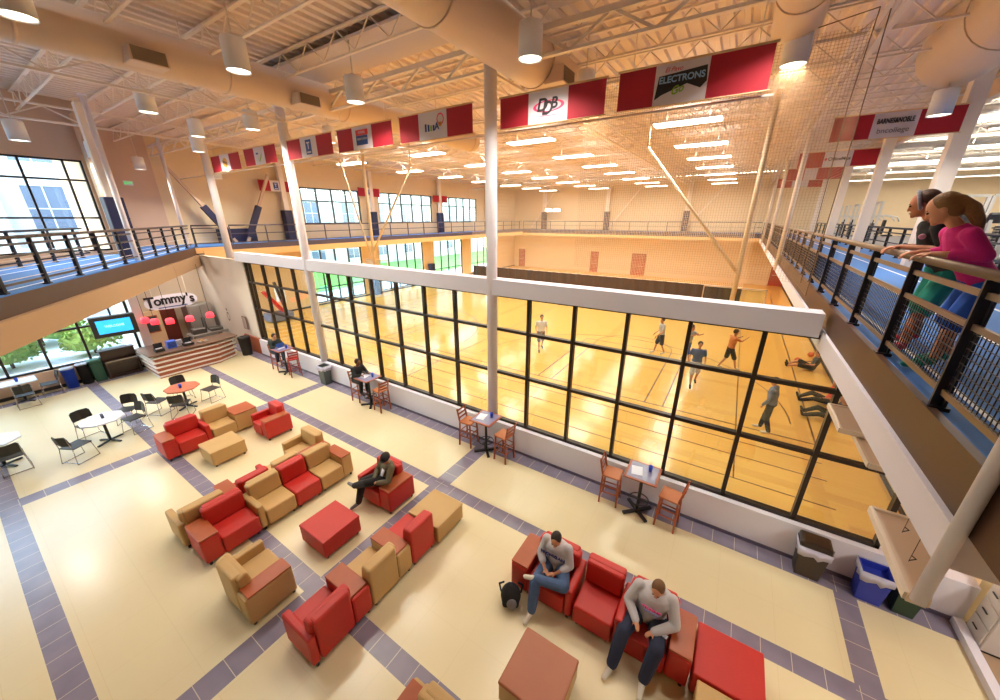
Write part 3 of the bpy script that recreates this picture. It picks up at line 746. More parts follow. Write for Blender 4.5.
def mod_y(label, m, front, x0, x1, seat, L=None, R=None, tab=.3):
    return seat_module(label, '', m, (x0 + x1) / 2, front + .38, 0, seat, L, R, tab=tab)
# upper left cluster
mod_x('red lounge seat with pale end tablet beside the tan box ottoman, nearest the cafe chairs', RED, -11.62, 1.86, 2.92, 1, .63, 'tablet', 'arm')
mod_x('tan lounge seat between two red seats, wide brown tablet on its right', TAN, -11.62, 2.93, 4.15, 1, .6, None, 'tablet', tab=.62)
mod_y('red armchair with glossy pink highlights, tablet arm toward the camera', RED, 3.78, -11.32, -10.42, .47, 'arm', 'tablet')
ottoman('tan box ottoman in front of the upper left red seat', TAN, -11.12, -10.35, 2.42, 3.22)
# long row, facing the lower right
mod_x('red seat with brown tablet at the lower left end of the long row', RED, -7.15, 1.13, 2.1, 1, .66, 'tablet', None, .31)
mod_x('tan seat with narrow left arm in the long row', TAN, -7.15, 2.1, 2.83, 1, .6, 'arm', None)
mod_x('red armless seat between two tan seats in the long row', RED, -7.15, 2.84, 3.42, 1, .58)
mod_x('tan seat with brown tablet at the upper end of the long row', TAN, -7.15, 3.43, 4.28, 1, .57, None, 'tablet', .28)
# behind it, facing away
mod_x('tan seat seen from behind, left end of the row facing away', TAN, -8.7, 1.06, 1.88, -1, .69, None, 'arm')
mod_x('red seat facing away behind the long row, brown tablet at its left', RED, -8.7, 1.89, 2.85, -1, .54, 'arm', 'tablet')
mod_x('tan armless seat facing away, half hidden behind the long row', TAN, -8.7, 2.86, 3.44, -1, .58)
mod_y('pale tan armchair with long brown tablet behind the long row', TAN, 3.52, -9.08, -8.0, .65, 'arm', 'tablet')
# near left armchair facing the gym
seat_module('tan armchair with orange brown tablet facing away toward the red ottoman', '', TAN, -5.85, 1.44, PI, .62, 'tablet', 'arm', tab=.31)
ottoman('red square ottoman in the middle of the lounge', RED, -6.25, -5.45, 2.4, 3.2)
mod_y('red armchair where the man in the olive jacket sits', RED, 3.8, -6.35, -5.28, .62, 'arm', 'tablet', .32)
# back to back row along the slate strip
mod_x('red armchair at the lower end of the middle row, back to camera', RED, -4.71, 1.27, 2.3, -1, .57, 'tablet', 'arm', .33)
mod_x('tan seat in the middle row with brown tablet, back to camera', TAN, -4.71, 2.31, 3.19, -1, .56, 'tablet', None, .32)
mod_x('red armless seat in the middle row beside the tan ottoman', RED, -4.71, 3.2, 3.79, -1, .59)
ottoman('tan square ottoman at the upper end of the middle row', TAN, -4.7, -3.9, 3.81, 4.6)
# lower right row
mod_y('red seat where the man in the navy lettered sweatshirt sits', RED, 3.86, -2.28, -1.17, .66, 'tablet', 'arm', .32)
mod_y('empty red armless seat between the two seated men', RED, 3.86, -1.14, -.53, .61)
mod_y('red seat where the man in the pink lettered hoodie sits', RED, 3.86, -.52, .51, .6, 'arm', 'tablet', .3)
ottoman('large red square ottoman at the right end of the men\'s row', RED, .54, 1.34, 3.88, 4.66)
ottoman('tan square ottoman cut by the bottom frame beside the large red one', TAN, .6, 1.4, 3.02, 3.84)
ottoman('brown topped square ottoman with tan sides at the bottom', TAN, -1.58, -.78, 2.4, 3.2, .45, BROWN)
mod_y('tan armchair with brown tablet cut off at the bottom edge', TAN, 1.08, -2.47, -1.57, .6, 'tablet', None)
# ================================================================== TABLES, STOOLS, BINS
def bar_table(x, y, label, red=False):
    t = thing('bar_table', label, 'bar table', (x, y, 0), 0, 'tall tables along the glass wall')
    b = MB(); b.rbox(-.33, .33, -.33, .33, 1.02, 1.05, .01, 2); b.build('table_edge', WOODC, t)
    b = MB(); b.rbox(-.28, .28, -.28, .28, 1.045, 1.054, .004, 1); b.build('tabletop', mat('table_inlay', '8a86a8', .25, var=.3, vscale=6), t)
    b = MB(); b.cyl((0, 0, .04), (0, 0, 1.02), .035, n=12); b.build('pedestal', BLACK, t)
    b = MB()
    for a in (0, PI / 2): 
        c, s = math.cos(a + .78), math.sin(a + .78); b.bar((-.34 * c, -.34 * s, .03), (.34 * c, .34 * s, .03), .07, .04)
    b.cyl((0, 0, 0), (0, 0, .07), .07, n=12); b.build('base', BLACK, t)
    b = MB(); 
    for i in range(24): b.cyl((.2 * math.cos(i * PI / 12), .2 * math.sin(i * PI / 12), .33), (.2 * math.cos((i + 1) * PI / 12), .2 * math.sin((i + 1) * PI / 12), .33), .012, n=6)
    b.bar((-.2, 0, .33), (.2, 0, .33), .02); b.bar((0, -.2, .33), (0, .2, .33), .02); b.build('foot_ring', BLACK, t)
    return t
def make_stool(m, seatm):
    t = thing('bar_stool', '', 'bar stool')
    for sx in (-1, 1):
        b = MB(); b.bar((sx * .19, -.19, 0), (sx * .165, -.16, .73), .035); b.build('leg', m, t)
        b = MB(); b.bar((sx * .19, .19, 0), (sx * .17, .17, .75), .035); b.bar((sx * .17, .17, .74), (sx * .17, .25, 1.12), .035); b.build('leg', m, t)
    b = MB(); b.rbox(-.2, .2, -.2, .19, .72, .77, .02, 2); b.build('seat', seatm, t)
    for z in (.84, .95, 1.06):
        b = MB(); b.rbox(-.17, .17, .2 + (z - .84) * .2, .22 + (z - .84) * .2, z - .03, z + .03, .008, 1); b.build('back_slat', m, t)
    for z in (.25, .42):
        b = MB(); b.bar((-.18, -.18, z), (.18, -.18, z), .022); b.bar((-.18, .18, z + .03), (.18, .18, z + .03), .022); b.bar((-.18, -.18, z + .06), (-.18, .18, z + .06), .022); b.bar((.18, -.18, z + .06), (.18, .18, z + .06), .022); b.build('stretcher', m, t)
    return t
ORW = mat('orange_seat_wood', 'b8693a', .4, var=.1, vscale=8)
st0 = make_stool(WOODC, ORW); str0 = make_stool(mat('stool_red_wood', '8f2c24', .4), mat('stool_red', 'c02a26', .45))
def place(src, loc, rz, label, cat, group, used):
    o = src if not used else copy_tree(src); o.location = loc; o.rotation_euler = (0, 0, rz); return tag(o, label, cat, group)
def blue_cup(x, y, z, label):
    b = MB(); b.lathe([(.001, 0), (.035, 0), (.045, .13), (.04, .13), (.032, .012), (.001, .012)], n=16, closed=False)
    tag(b.build('cup', mat('cup_blue', '2348c0', .3), None, (x, y, z)), label, 'cup', 'blue table cups')
def paper(x, y, z, rz, label, m=None, w=.11, h=.15):
    b = MB(); b.box(-w, w, -h, h, 0, .004); o = b.build('leaflet', m or mat('paper_white', 'dfe0ee', .6), None, (x, y, z)); o.rotation_euler = (0, 0, rz)
    tag(o, label, 'leaflet', 'leaflets on the tall tables')
BT = [(-.82, 6.87, 'nearest the brown trash bin'), (-4.88, 6.87, 'beside the middle white column'), (-9.75, 6.87, 'where the person in black sits'), (-15.05, 6.8, 'farthest, where the person with the laptop sits')]
for k, (x, y, w_) in enumerate(BT):
    bar_table(x, y, 'tall square table by the glass, ' + w_)
    blue_cup(x + .12, y + .1, 1.056, 'blue cup on the tall table ' + w_)
    paper(x - .12, y - .02, 1.056, .2, 'white leaflet on the tall table ' + w_)
used = False
for k, (x, y, w_) in enumerate(BT):
    place(st0, (x - .62, y + .02, 0), PI / 2 + .05, 'wooden bar stool left of the tall table ' + w_, 'bar stool', 'wooden bar stools by the glass wall', used); used = True
    if k < 3: place(st0, (x + .6, y - .02, 0), -PI / 2 - .1, 'wooden bar stool right of the tall table ' + w_, 'bar stool', 'wooden bar stools by the glass wall', True)
place(str0, (-14.4, 6.8, 0), -PI / 2 - .3, 'bright red bar stool at the farthest tall table', 'bar stool', 'wooden bar stools by the glass wall', False)

def cafe_table(x, y, label, m, hexa=True, rz=0, r=.48):
    t = thing('cafe_table', label, 'cafe table', (x, y, 0), rz, 'low cafe tables')
    b = MB(); pts = [(r * math.cos(a + PI / 8), r * math.sin(a + PI / 8)) for a in [i * PI / 4 for i in range(8)]] if hexa else [(-r, -.34), (r, -.34), (r, .34), (-r, .34)]
    b.prism(pts, .71, .745); b.build('tabletop', m, t)
    b = MB(); b.cyl((0, 0, .03), (0, 0, .71), .035, n=12); b.build('pedestal', BLACK, t)
    for a in (0, 1, 2, 3):
        c, s = math.cos(a * PI / 2 + .5), math.sin(a * PI / 2 + .5); b = MB(); b.bar((0, 0, .05), (.33 * c, .33 * s, .02), .05, .035); b.build('foot', BLACK, t)
def make_cafe_chair():
    t = thing('cafe_chair', '', 'cafe chair'); Mw = mat('chrome_wire', 'b8b4b8', .25, metal=.8)
    b = MB(); b.rbox(-.22, .22, -.22, .2, .43, .455, .012, 2, rot=(-.03, 0, 0)); b.build('seat', BLACKP, t)
    b = MB()
    rings = []
    for z, yy, w in ((.55, .215, .2), (.6, .225, .215), (.78, .26, .21), (.84, .27, .17)):
        rings.append([(-w, yy - .035, z), (0, yy + .02, z), (w, yy - .035, z), (w, yy - .018, z), (0, yy + .037, z), (-w, yy - .018, z)])
    b.loft(rings, False); b.build('backrest', BLACKP, t)
    for sx in (-1, 1):
        b = MB(); b.tube([(sx * .2, .24, .8), (sx * .2, .2, .45), (sx * .24, .25, .01), (sx * .24, -.25, .01), (sx * .2, -.2, .43), (sx * .2, .18, .44)], .0095, 8); b.build('wire_leg', Mw, t)
    b = MB(); b.cyl((-.24, .2, .012), (.24, .2, .012), .009, n=6); b.build('crossbar', Mw, t)
    return t
cc0 = make_cafe_chair(); cafe_table(-14.95, 3.35, 'octagonal wood cafe table near the snack counter', mat('cafe_wood', 'b8603c', .35)); cafe_table(-14.35, 1.32, 'white octagonal cafe table in the daylight patch', mat('cafe_white', 'dfe4f2', .25))
cafe_table(-20.3, .4, 'white cafe table pushed against the street window', mat('cafe_white', 'dfe4f2', .25), False, PI / 2, .42); cafe_table(-15.1, -.5, 'white cafe table cut off at the left edge', mat('cafe_white', 'dfe4f2', .25))
blue_cup(-14.9, 3.3, .748, 'blue cup on the octagonal wood cafe table'); blue_cup(-20.3, .4, .748, 'blue cup on the table against the street window')
b = MB(); b.rbox(-.05, .05, -.03, .03, 0, .13, .01, 1); tag(b.build('napkin_holder', mat('holder_dark', '4a4a58', .4), None, (-14.35, 1.35, .748)), 'dark napkin holder on the white cafe table', 'napkin holder')
CH = [(-15.2, 2.7, PI + .5, 'black wire leg chair left of the wood cafe table'), (-14.35, 3.05, -PI / 2 - .6, 'black wire leg chair in front of the wood cafe table'), (-14.8, 4.05, .25, 'black wire leg chair right of the wood cafe table'), (-15.7, 3.5, PI / 2, 'black wire leg chair behind the wood cafe table'),
      (-13.85, .65, -PI / 2 - 1.1, 'black wire leg chair left of the white cafe table, turned away'), (-15.05, 1.1, PI / 2 + .2, 'black wire leg chair behind the white cafe table'), (-14.45, 1.95, .3, 'black wire leg chair tucked right of the white cafe table'), (-15.3, 2.0, .9, 'black wire leg chair farthest right of the white cafe table'),
      (-19.6, .4, -PI / 2, 'black chair in front of the window side cafe table'), (-20.25, -.5, PI, 'chair left of the window side cafe table'), (-20.25, 1.05, 0, 'brown backed chair right of the window side cafe table'), (-14.55, -.35, -PI / 2, 'black chair at the far left edge of the picture')]
for k, (x, y, rz, l) in enumerate(CH): place(cc0, (x, y, 0), rz, l, 'cafe chair', 'black wire leg cafe chairs', k > 0)

def bin_box(x, y, label, m, w=.26, d=.2, h=.75, lid=None, liner=None, rnd=False, taper=.82, rz=0):
    t = thing('trash_bin', label, 'bin', (x, y, 0), rz, 'bins')
    b = MB()
    if rnd: b.lathe([(w * taper, 0), (w, h), (w * 1.04, h), (w * 1.04, h + .03), (w * .93, h + .03), (w * .9, h - .1), (w * .78, .04)], n=24)
    else:
        def sq(k, z): return [(-w * k, -d * k, z), (w * k, -d * k, z), (w * k, d * k, z), (-w * k, d * k, z)]
        b.loft([sq(taper, 0), sq(1, h), sq(1.06, h), sq(1.06, h + .03), sq(.94, h + .03), sq(.92, h - .08)], False)
    b.build('bin_body', m, t)
    if lid:
        b = MB()
        if rnd: b.lathe([(w * 1.05, h + .03), (w * .95, h + .08), (w * .5, h + .1), (w * .5, h + .06)], n=24)
        else: b.rbox(-w * 1.05, w * 1.05, -d * 1.05, d * 1.05, h + .03, h + .15, .04, 2); b.box(-w * .8, w * .8, -d * 1.06, -d * .9, h + .06, h + .12)
        b.build('lid', lid, t)
    if liner:
        b = MB()
        n = 24; R1 = []; R2 = []; R3 = []
        for i in range(n):
            a = 2 * PI * i / n; q = 1.07 + .04 * math.sin(i * 2.7)
            ex = max(abs(math.cos(a)), abs(math.sin(a))) if not rnd else 1
            R1.append((w * q * math.cos(a) / ex, d * q * math.sin(a) / ex, h - .13 + .04 * math.sin(i * 1.9))); R2.append((w * 1.1 * math.cos(a) / ex, d * 1.1 * math.sin(a) / ex, h + .05)); R3.append((w * .8 * math.cos(a) / ex, d * .8 * math.sin(a) / ex, h - .2))
        b.loft([R1, R2, R3]); b.build('bag_liner', liner, t)
    return t
CLR = mat('liner_clear', 'bcb8cc', .3)
GREYG = mat('bin_greygreen', '4b5150', .5); BRB = mat('bin_brown', '3a2c26', .45); BLB = mat('bin_blue', '2838a8', .45); GRB = mat('bin_green', '1f3a28', .5)
bin_box(-12.65, 7.04, 'dark grey bin with a pale liner below the left column', GREYG, .19, .16, .72, liner=CLR)
bin_box(2.12, 7.04, 'dark brown swing lid trash bin against the white wall', BRB, .21, .16, .62, lid=mat('bin_lid_brown', '30241f', .3), liner=CLR)
bin_box(2.93, 7.03, 'blue recycling bin with loose clear liner near the right column', BLB, .19, .16, .58, liner=CLR)
bin_box(3.36, 7.04, 'dark green bin beside the blue recycling bin', GRB, .15, .15, .55)
bin_box(-20.5, 1.58, 'round blue recycling can under the street window', mat('can_blue', '1f46c4', .45), .18, .18, .72, lid=mat('can_lid', 'aeb6c8', .4), rnd=True, taper=.85)
bin_box(-20.55, 1.98, 'black round can between the blue can and green can', BLACKP, .18, .18, .75, lid=mat('can_lid', 'aeb6c8', .4), rnd=True, taper=.85)
bin_box(-20.55, 2.33, 'dark green square can beside the piano', mat('can_green', '245040', .5), .17, .17, .74, lid=mat('can_lid_g', '3c6a58', .4), rnd=False, taper=.9)
bin_box(-18.75, 6.9, 'round black trash can beside the terracotta wall panel', BLACKP, .25, .25, .8, lid=BLACKP, rnd=True)
# upright piano
t = thing('upright_piano', 'dark brown upright piano beside the snack counter', 'piano', (-20.45, 3.03, 0), PI / 2)
PW = mat('piano_wood', '35211a', .3, var=.1)
b = MB(); b.rbox(-.5, .5, -.02, .28, .08, 1.1, .012, 1); b.build('piano_case', PW, t)
b = MB(); b.rbox(-.52, .52, -.04, .3, 1.1, 1.14, .01, 1); b.build('lid', PW, t)
b = MB(); b.rbox(-.5, .5, -.36, 0, .62, .72, .015, 1); b.rbox(-.5, -.46, -.34, 0, .1, .7, .01, 1); b.rbox(.46, .5, -.34, 0, .1, .7, .01, 1); b.build('key_bed', PW, t)
b = MB(); b.box(-.45, .45, -.34, -.2, .72, .732); b.build('keys', mat('piano_keys', 'a89a84', .4), t)
b = MB(); b.box(-.5, .5, -.1, .28, 0, .1); b.build('plinth', PW, t)
# electric outlet cover on the floor
b = MB(); b.rbox(-.08, .08, -.06, .06, 0, .006, .002, 1); tag(b.build('floor_outlet', mat('outlet', 'd8d0c0', .5), None, (-1.18, 3.38, 0)), 'small square floor outlet cover in front of the red seats', 'outlet cover')
# wall outlet near brown bin
b = MB(); b.rbox(-.04, .04, -.008, 0, -.06, .06, .003, 1); b.box(-.015, .015, -.012, -.006, .015, .04); b.box(-.015, .015, -.012, -.006, -.04, -.015); tag(b.build('wall_outlet', mat('outlet_grey', '8a8488', .5), None, (2.42, 7.235, .45)), 'wall outlet beside the brown trash bin', 'outlet')

# ================================================================== SNACK COUNTER AND KITCHEN
t = thing('snack_counter', 'snack counter striped in brown and white bands under the left gallery', 'counter', (-18.65, 3.65, 0))
prof = [(0, 0), (0, 2.1), (-.35, 2.85), (-1.0, 2.85), (-1.0, .5), (-1.6, .5), (-1.6, 0)]
CB = mat('counter_brown', 'a2583a', .4); CWh = mat('counter_band_white', 'e4dcd8', .4); CT = mat('counter_top', '6a5040', .3, var=.2, vscale=12)
def scaled(k): return [(x + (k if x > -.5 else 0) + (k * .7 if x == -.35 else 0), y + (-k if y == 0 else (k if y > 2.8 else 0))) for x, y in prof]
b = MB(); b.prism(scaled(0), 0, .98); b.build('counter_body', CB, t)
for k in range(5):
    b = MB(); e = .03 + .02 * k; b.prism(scaled(e), .05 + k * .2, .105 + k * .2); b.build('white_band', CWh, t)
b = MB(); b.prism(scaled(.16), .98, 1.03); b.build('worktop', CT, t)
def small_box(name, label, cat, x, y, z, sx, sy, sz, m, rz=0, part=None, grp=None):
    t = thing(name, label, cat, (x, y, z), rz, grp)
    b = MB(); b.rbox(-sx / 2, sx / 2, -sy / 2, sy / 2, 0, sz, .012, 2); b.build('casing', m, t)
    if part == 'register':
        b = MB(); b.rbox(-.02, .02, -.14, .14, sz, sz + .24, .01, 1, rot=(0, .3, 0)); b.build('screen', mat('screen_dark', '20242c', .2), t); b = MB(); b.box(-.1, .08, -.1, .1, sz, sz + .02); b.build('keypad', WHITE, t)
    if part == 'tray':
        b = MB()
        for k in range(4): b.ball((-.1 + .07 * k, 0, sz + .02), .035, n=8)
        b.build('pastries', mat('pastry', 'c79a5a', .7), t)
    if part == 'lines':
        b = MB()
        for k in range(4): b.box(sx / 2 - .002, sx / 2 + .006, -sy * .4, sy * .4, sz * (.2 + .18 * k), sz * (.26 + .18 * k))
        b.build('front_slots', BLACKP, t)
    return t
small_box('cash_register', 'black cash register at the left end of the snack counter', 'cash register', -18.95, 3.95, 1.032, .3, .3, .12, BLACKP, 0, 'register')
small_box('cash_register', 'second dark register in the middle of the snack counter', 'cash register', -18.95, 4.9, 1.032, .32, .34, .1, BLACKP, 0, 'register')
small_box('counter_display', 'blue display box on the snack counter', 'display box', -19.1, 4.4, 1.032, .25, .3, .3, mat('disp_blue', '2f56c0', .4), 0, 'lines')
small_box('counter_display', 'white menu holder on the snack counter', 'display box', -19.1, 4.65, 1.032, .06, .22, .28, mat('paper_white', 'dfe0ee', .6), 0, 'lines')
small_box('serving_tray', 'tray of pastries on the snack counter', 'tray', -18.95, 5.4, 1.032, .25, .35, .04, mat('steel', 'a8a4a0', .3, metal=.7), 0, 'tray')
STS = mat('steel', 'a8a4a0', .3, metal=.7)
# pizza oven / fridge block
t = thing('steel_refrigerator', 'tall stainless refrigerator against the kitchen wall', 'refrigerator', (-22.6, 6.6, 0))
b = MB(); b.rbox(-.4, .4, -.5, .5, .1, 2.05, .02, 2); b.build('refrigerator_body', STS, t)
for s_ in (-1, 1):
    b = MB(); b.rbox(.4, .44, min(0, s_ * .47) + .01, max(0, s_ * .47) - .01, .15, 2.0, .01, 1); d_ = b.build('door', STS, t); b = MB(); b.cyl((.47, s_ * .06, .8), (.47, s_ * .06, 1.4), .014, n=8); b.build('handle', BLACK, d_)
b = MB(); b.box(-.38, .38, -.48, .48, 0, .1); b.build('plinth', BLACK, t)
t = thing('serving_line', 'stainless steam table with glass guard behind the snack counter', 'steam table', (-21.0, 6.3, 0))
b = MB(); b.rbox(-.35, .35, -.75, .75, .85, .92, .01, 1); b.build('worktop', STS, t)
for sx in (-.32, .32):
    for sy in (-.7, .7): b = MB(); b.cyl((sx, sy, 0), (sx, sy, .85), .02, n=8); b.build('leg', STS, t)
b = MB(); b.box(-.33, .33, -.72, .72, .25, .28); b.build('undershelf', STS, t)
b = MB(); b.rbox(-.2, .2, -.6, -.05, .92, 1.15, .02, 1); b.rbox(-.22, .22, .1, .6, .92, 1.05, .02, 1); b.build('food_warmer', mat('steel_dark', '6a6662', .35, metal=.6), t)
t = thing('menu_partition', 'beige partition with a framed black menu board behind the counter', 'partition', (-22.4, 4.7, 0))
b = MB(); b.rbox(-.06, .06, -.42, .42, 0, 2.05, .01, 1); b.build('partition_panel', mat('partition_beige', 'c6a884', .6), t)
b = MB(); b.rbox(.06, .09, -.28, .28, 1.05, 1.85, .01, 1); f_ = b.build('board_frame', WOODC, t); b = MB(); b.box(.088, .095, -.23, .23, 1.1, 1.8); b.build('board', mat('chalk_black', '2c2c2e', .6), f_)
structure(slab('door_5', -23.5, -23.42, 5.05, 5.95, 0, 2.15, mat('door_maroon', '6e2c20', .5)))
tt = MB(); 
# sign
t = thing('wall_sign', "cut out Tommy's sign above the snack counter", 'sign', (-22.4, 4.75, 2.15), PI / 2)
b = MB(); n = 30; pts = []
for i in range(n):
    a = 2 * PI * i / n; pts.append((.95 + 1.0 * math.copysign(abs(math.cos(a)) ** .7, math.cos(a)), .2 + .34 * math.copysign(abs(math.sin(a)) ** .8, math.sin(a))))
b.loft([[(x, .0, z) for x, z in pts], [(x, .05, z) for x, z in pts]], False); b.build('sign_board', mat('sign_white', 'e6e0ea', .5), t)
for k, ch in enumerate("Tommy's"):
    u = (k - 3) / 3.0; x = .95 + [-.8, -.53, -.22, .14, .44, .62, .78][k]
    text('lettering', ch, .58 + (.1 if ch == 'T' else 0), mat('ink_black', '1c1820', .6), t, (x, -.02, .24 + .06 * (1 - u * u)), (PI / 2, 0, 0), extrude=.01, bold=True, sx=.85)
b = MB(); b.box(.4, 1.5, -.01, 0, -.06, -.02); b.build('underline', mat('ink_navy', '1e3f86', .6), t)
b = MB(); b.cyl((.3, .02, .4), (.3, .02, 1.8), .01, n=6); b.cyl((1.6, .02, .4), (1.6, .02, 1.8), .01, n=6); b.build('hanging_rod', STEEL, t)
REDL = mat('lamp_red', 'ff3b4a', .4, emit=1.6)
def red_lamp(x, y, label):
    t = thing('red_pendant', label, 'pendant lamp', (x, y, 2.0), 0, 'small red pendant lamps over the snack counter')
    b = MB(); b.lathe([(.14, 0), (.14, .16), (.1, .22), (.03, .24)], n=20); b.build('lamp_shade', REDL, t)
    b = MB(); b.cyl((0, 0, .24), (0, 0, 2.28), .008, n=6); b.build('cord', BLACK, t)
for x, y, w_ in ((-20.2, 4.1, 'leftmost'), (-19.6, 4.25, 'second from left, larger'), (-19.2, 4.62, 'third from left, below the sign'), (-19.0, 5.22, 'fourth from left, in front of the maroon door'), (-19.0, 5.95, 'rightmost, in front of the refrigerator')): red_lamp(x, y, 'small red pendant lamp over the counter, ' + w_)
# hanging tv
t = thing('hanging_screen', 'black hanging television with a blue picture under the left gallery', 'television', (-19.6, 3.1, 1.9), PI / 2 - .12)
b = MB(); b.rbox(-.62, .62, 0, .3, -.08, .7, .02, 2); b.build('casing', BLACKP, t)
b = MB(); b.box(-.47, .47, -.006, .002, .06, .57); s_ = b.build('screen', mat('screen_blue', '2fa8e6', .3, emit=1.3, var=.3, vscale=5), t)
text('screen_lettering', 'WELCOME', .11, mat('screen_text', 'c8eeff', .5, emit=1.5), t, (0, -.012, .33), RX)
b = MB(); b.rbox(-.16, .16, .1, .45, .1, .5, .02, 1); b.build('mount_box', BLACKP, t); b = MB(); b.cyl((0, .25, .5), (0, .25, 2.5), .03, n=10); b.build('ceiling_pole', BLACKP, t)
# picture & emblem on white wall
t = thing('framed_picture', 'small dark framed picture on the white wall left of the glass', 'picture', (-19.15, 7.24, 1.1))
b = MB(); b.rbox(-.2, .2, 0, .03, 0, .62, .008, 1); b.build('frame', mat('frame_brown', '7a5a48', .5), t); b = MB(); b.box(-.16, .16, -.005, .0, .04, .58); b.build('print', mat('print_grey', 'a89a98', .5), t)
t = thing('wall_emblem', 'black outlined round emblem on the white kitchen wall', 'emblem', (-20.75, 7.24, 1.3))
disc(t, 'emblem_ring', INK, 0, .2, .14, .22, .25); disc(t, 'emblem_dot', INK, -.05, .55, .05, .07)

# cabinet and hall clutter at the lower right
t = thing('drawer_cabinet', 'white three drawer cabinet behind the right column', 'cabinet', (4.44, 7.0, 0))
CG = mat('cabinet_white', 'cfc8c4', .5)
b = MB(); b.rbox(-.3, .38, -.2, .2, .04, 1.08, .01, 1); b.build('cabinet_body', CG, t)
for k in range(3):
    b = MB(); b.rbox(-.32, -.3, -.18, .18, .1 + k * .33, .4 + k * .33, .005, 1); d_ = b.build('drawer', CG, t); b = MB(); b.cyl((-.345, -.06, .27 + k * .33), (-.345, .06, .27 + k * .33), .01, n=6); b.build('handle', BLACK, d_)
b = MB(); b.box(-.28, .36, -.18, .18, 0, .04); b.build('plinth', BLACK, t)
# suspended ceiling clouds of the hall below the right track
CLD = mat('cloud_panel', 'dccab8', .7)
def cloud(pts, z, label):
    t = thing('ceiling_cloud', label, 'ceiling panel', (pts[0][0], pts[0][1], z), 0, 'hung ceiling panels under the right track edge')
    b = MB(); P_ = [(x - pts[0][0], y - pts[0][1]) for x, y in pts]; b.prism(P_, 0, .04); b.build('panel', CLD, t)
    b = MB(); 
    n = len(P_)
    for i in range(n): b.bar((P_[i][0], P_[i][1], .03), (P_[(i + 1) % n][0], P_[(i + 1) % n][1], .03), .03, .06)
    b.build('edge_trim', mat('cloud_edge', 'e2d6c6', .6), t)
    cx = sum(p[0] for p in P_) / n; cy = sum(p[1] for p in P_) / n
    for dx, dy in ((.02, .25), (-.03, -.1)):
        b = MB(); b.cyl((cx + dx, cy + dy, .04), (cx + dx, cy + dy, 4.12 - z), .002, n=6); b.tube([(cx + dx, cy + dy, .05), (cx + dx + .03, cy + dy, .08), (cx + dx, cy + dy, .1)], .004, 5); b.build('hook_wire', BLACK, t)
cloud([(1.46, 6.2), (1.95, 6.2), (1.95, 5.45), (1.46, 5.45)], 3.62, 'upper small hung ceiling panel under the right track edge')
cloud([(1.62, 5.75), (2.2, 5.75), (2.2, 4.85), (1.62, 4.85)], 3.56, 'middle hung ceiling panel overlapping the upper one')
cloud([(1.44, 3.95), (1.86, 3.95), (1.53, 3.0), (1.43, 3.0)], 3.6, 'lowest large hung ceiling panel behind the near column')
# recessed lamps in the gallery soffit
dl0 = None
for k, (x, y, w_) in enumerate(((-21.6, 6.4, 'above the refrigerator'), (-20.6, 4.6, 'above the cash registers'), (-18.2, 2.2, 'in front of the hanging screen'), (-15.4, -.2, 'near the left edge of the picture'))):
    t = thing('soffit_light', 'round soffit lamp under the left gallery ' + w_, 'ceiling light', (x, y, 4.38), 0, 'soffit lamps under the left gallery')
    b = MB(); b.cyl((0, 0, 0), (0, 0, .04), .14, n=20); b.build('trim_ring', WHITE, t); b = MB(); b.cyl((0, 0, -.01), (0, 0, .0), .11, n=20); b.build('lens', LAMPW, t)
big_lights([(-21.6, 6.4, 4.35), (-20.6, 4.6, 4.35), (-18.2, 2.2, 4.35), (-15.4, -.2, 4.35)], 60, .22, .22, (1, .93, .84))
for k, (x, y, w_) in enumerate(((5.6, 5.2, 'nearest the drawer cabinet'), (5.6, 1.5, 'second from the glass wall'))):  # unseen lamps added only to brighten the dark hall under the track
    t = thing('hall_fill_light', 'added fill lamp in the hall soffit under the right track, ' + w_, 'ceiling light', (x, y, 4.36), 0, 'added hall fill lamps')
    b = MB(); b.rbox(-.32, .32, -.32, .32, 0, .05, .01, 1); b.build('trim_frame', WHITE, t); b = MB(); b.box(-.28, .28, -.28, .28, -.01, .0); b.build('diffuser', LAMPW, t)
big_lights([(5.6, 5.2, 4.33), (5.6, 1.5, 4.33)], 120, .5, .5, (1, .93, .84))
# ================================================================== PEOPLE
def lerp(a, b, t): return V(a) * (1 - t) + V(b) * t
def remesh(o, vox, sm=4):
    md = o.modifiers.new('fuse', 'REMESH'); md.mode = 'VOXEL'; md.voxel_size = vox; md.use_smooth_shade = True
    ms = o.modifiers.new('soften', 'SMOOTH'); ms.iterations = sm; ms.factor = .5
    return o
def ring(c, ax, ay, rx, ry, n=14):
    return [V(c) + ax * rx * math.cos(2 * PI * i / n) + ay * ry * math.sin(2 * PI * i / n) for i in range(n)]
def torso(b, P, k=1.0, pad=0.0, low=True):
    pel, ch, nk = V(P['pelvis']), V(P['chest']), V(P['neck']); r = V(P['right']).normalized()
    up = (ch - pel).normalized(); f = up.cross(r).normalized(); f = -f if f.dot(V(P['face'])) < 0 else f
    up2 = (nk - ch).normalized(); f2 = up2.cross(r).normalized(); f2 = -f2 if f2.dot(V(P['face'])) < 0 else f2
    s = P.get('bulk', 1.0) * k
    rr = []
    if low: rr.append(ring(pel - up * .10, r, f, .12 * s + pad, .09 * s + pad))
    rr += [ring(pel, r, f, .165 * s + pad, .12 * s + pad), ring(lerp(pel, ch, .45), r, f, .14 * s + pad, .105 * s + pad), ring(ch, r, f, .17 * s + pad, .12 * s + pad),
           ring(lerp(ch, nk, .55), r, f2, .185 * s + pad, .10 * s + pad), ring(lerp(ch, nk, .85), r, f2, .12 * s + pad, .075 * s + pad), ring(nk, r, f2, .055 * s + pad * .4, .055 * s + pad * .4)]
    b.loft(rr)
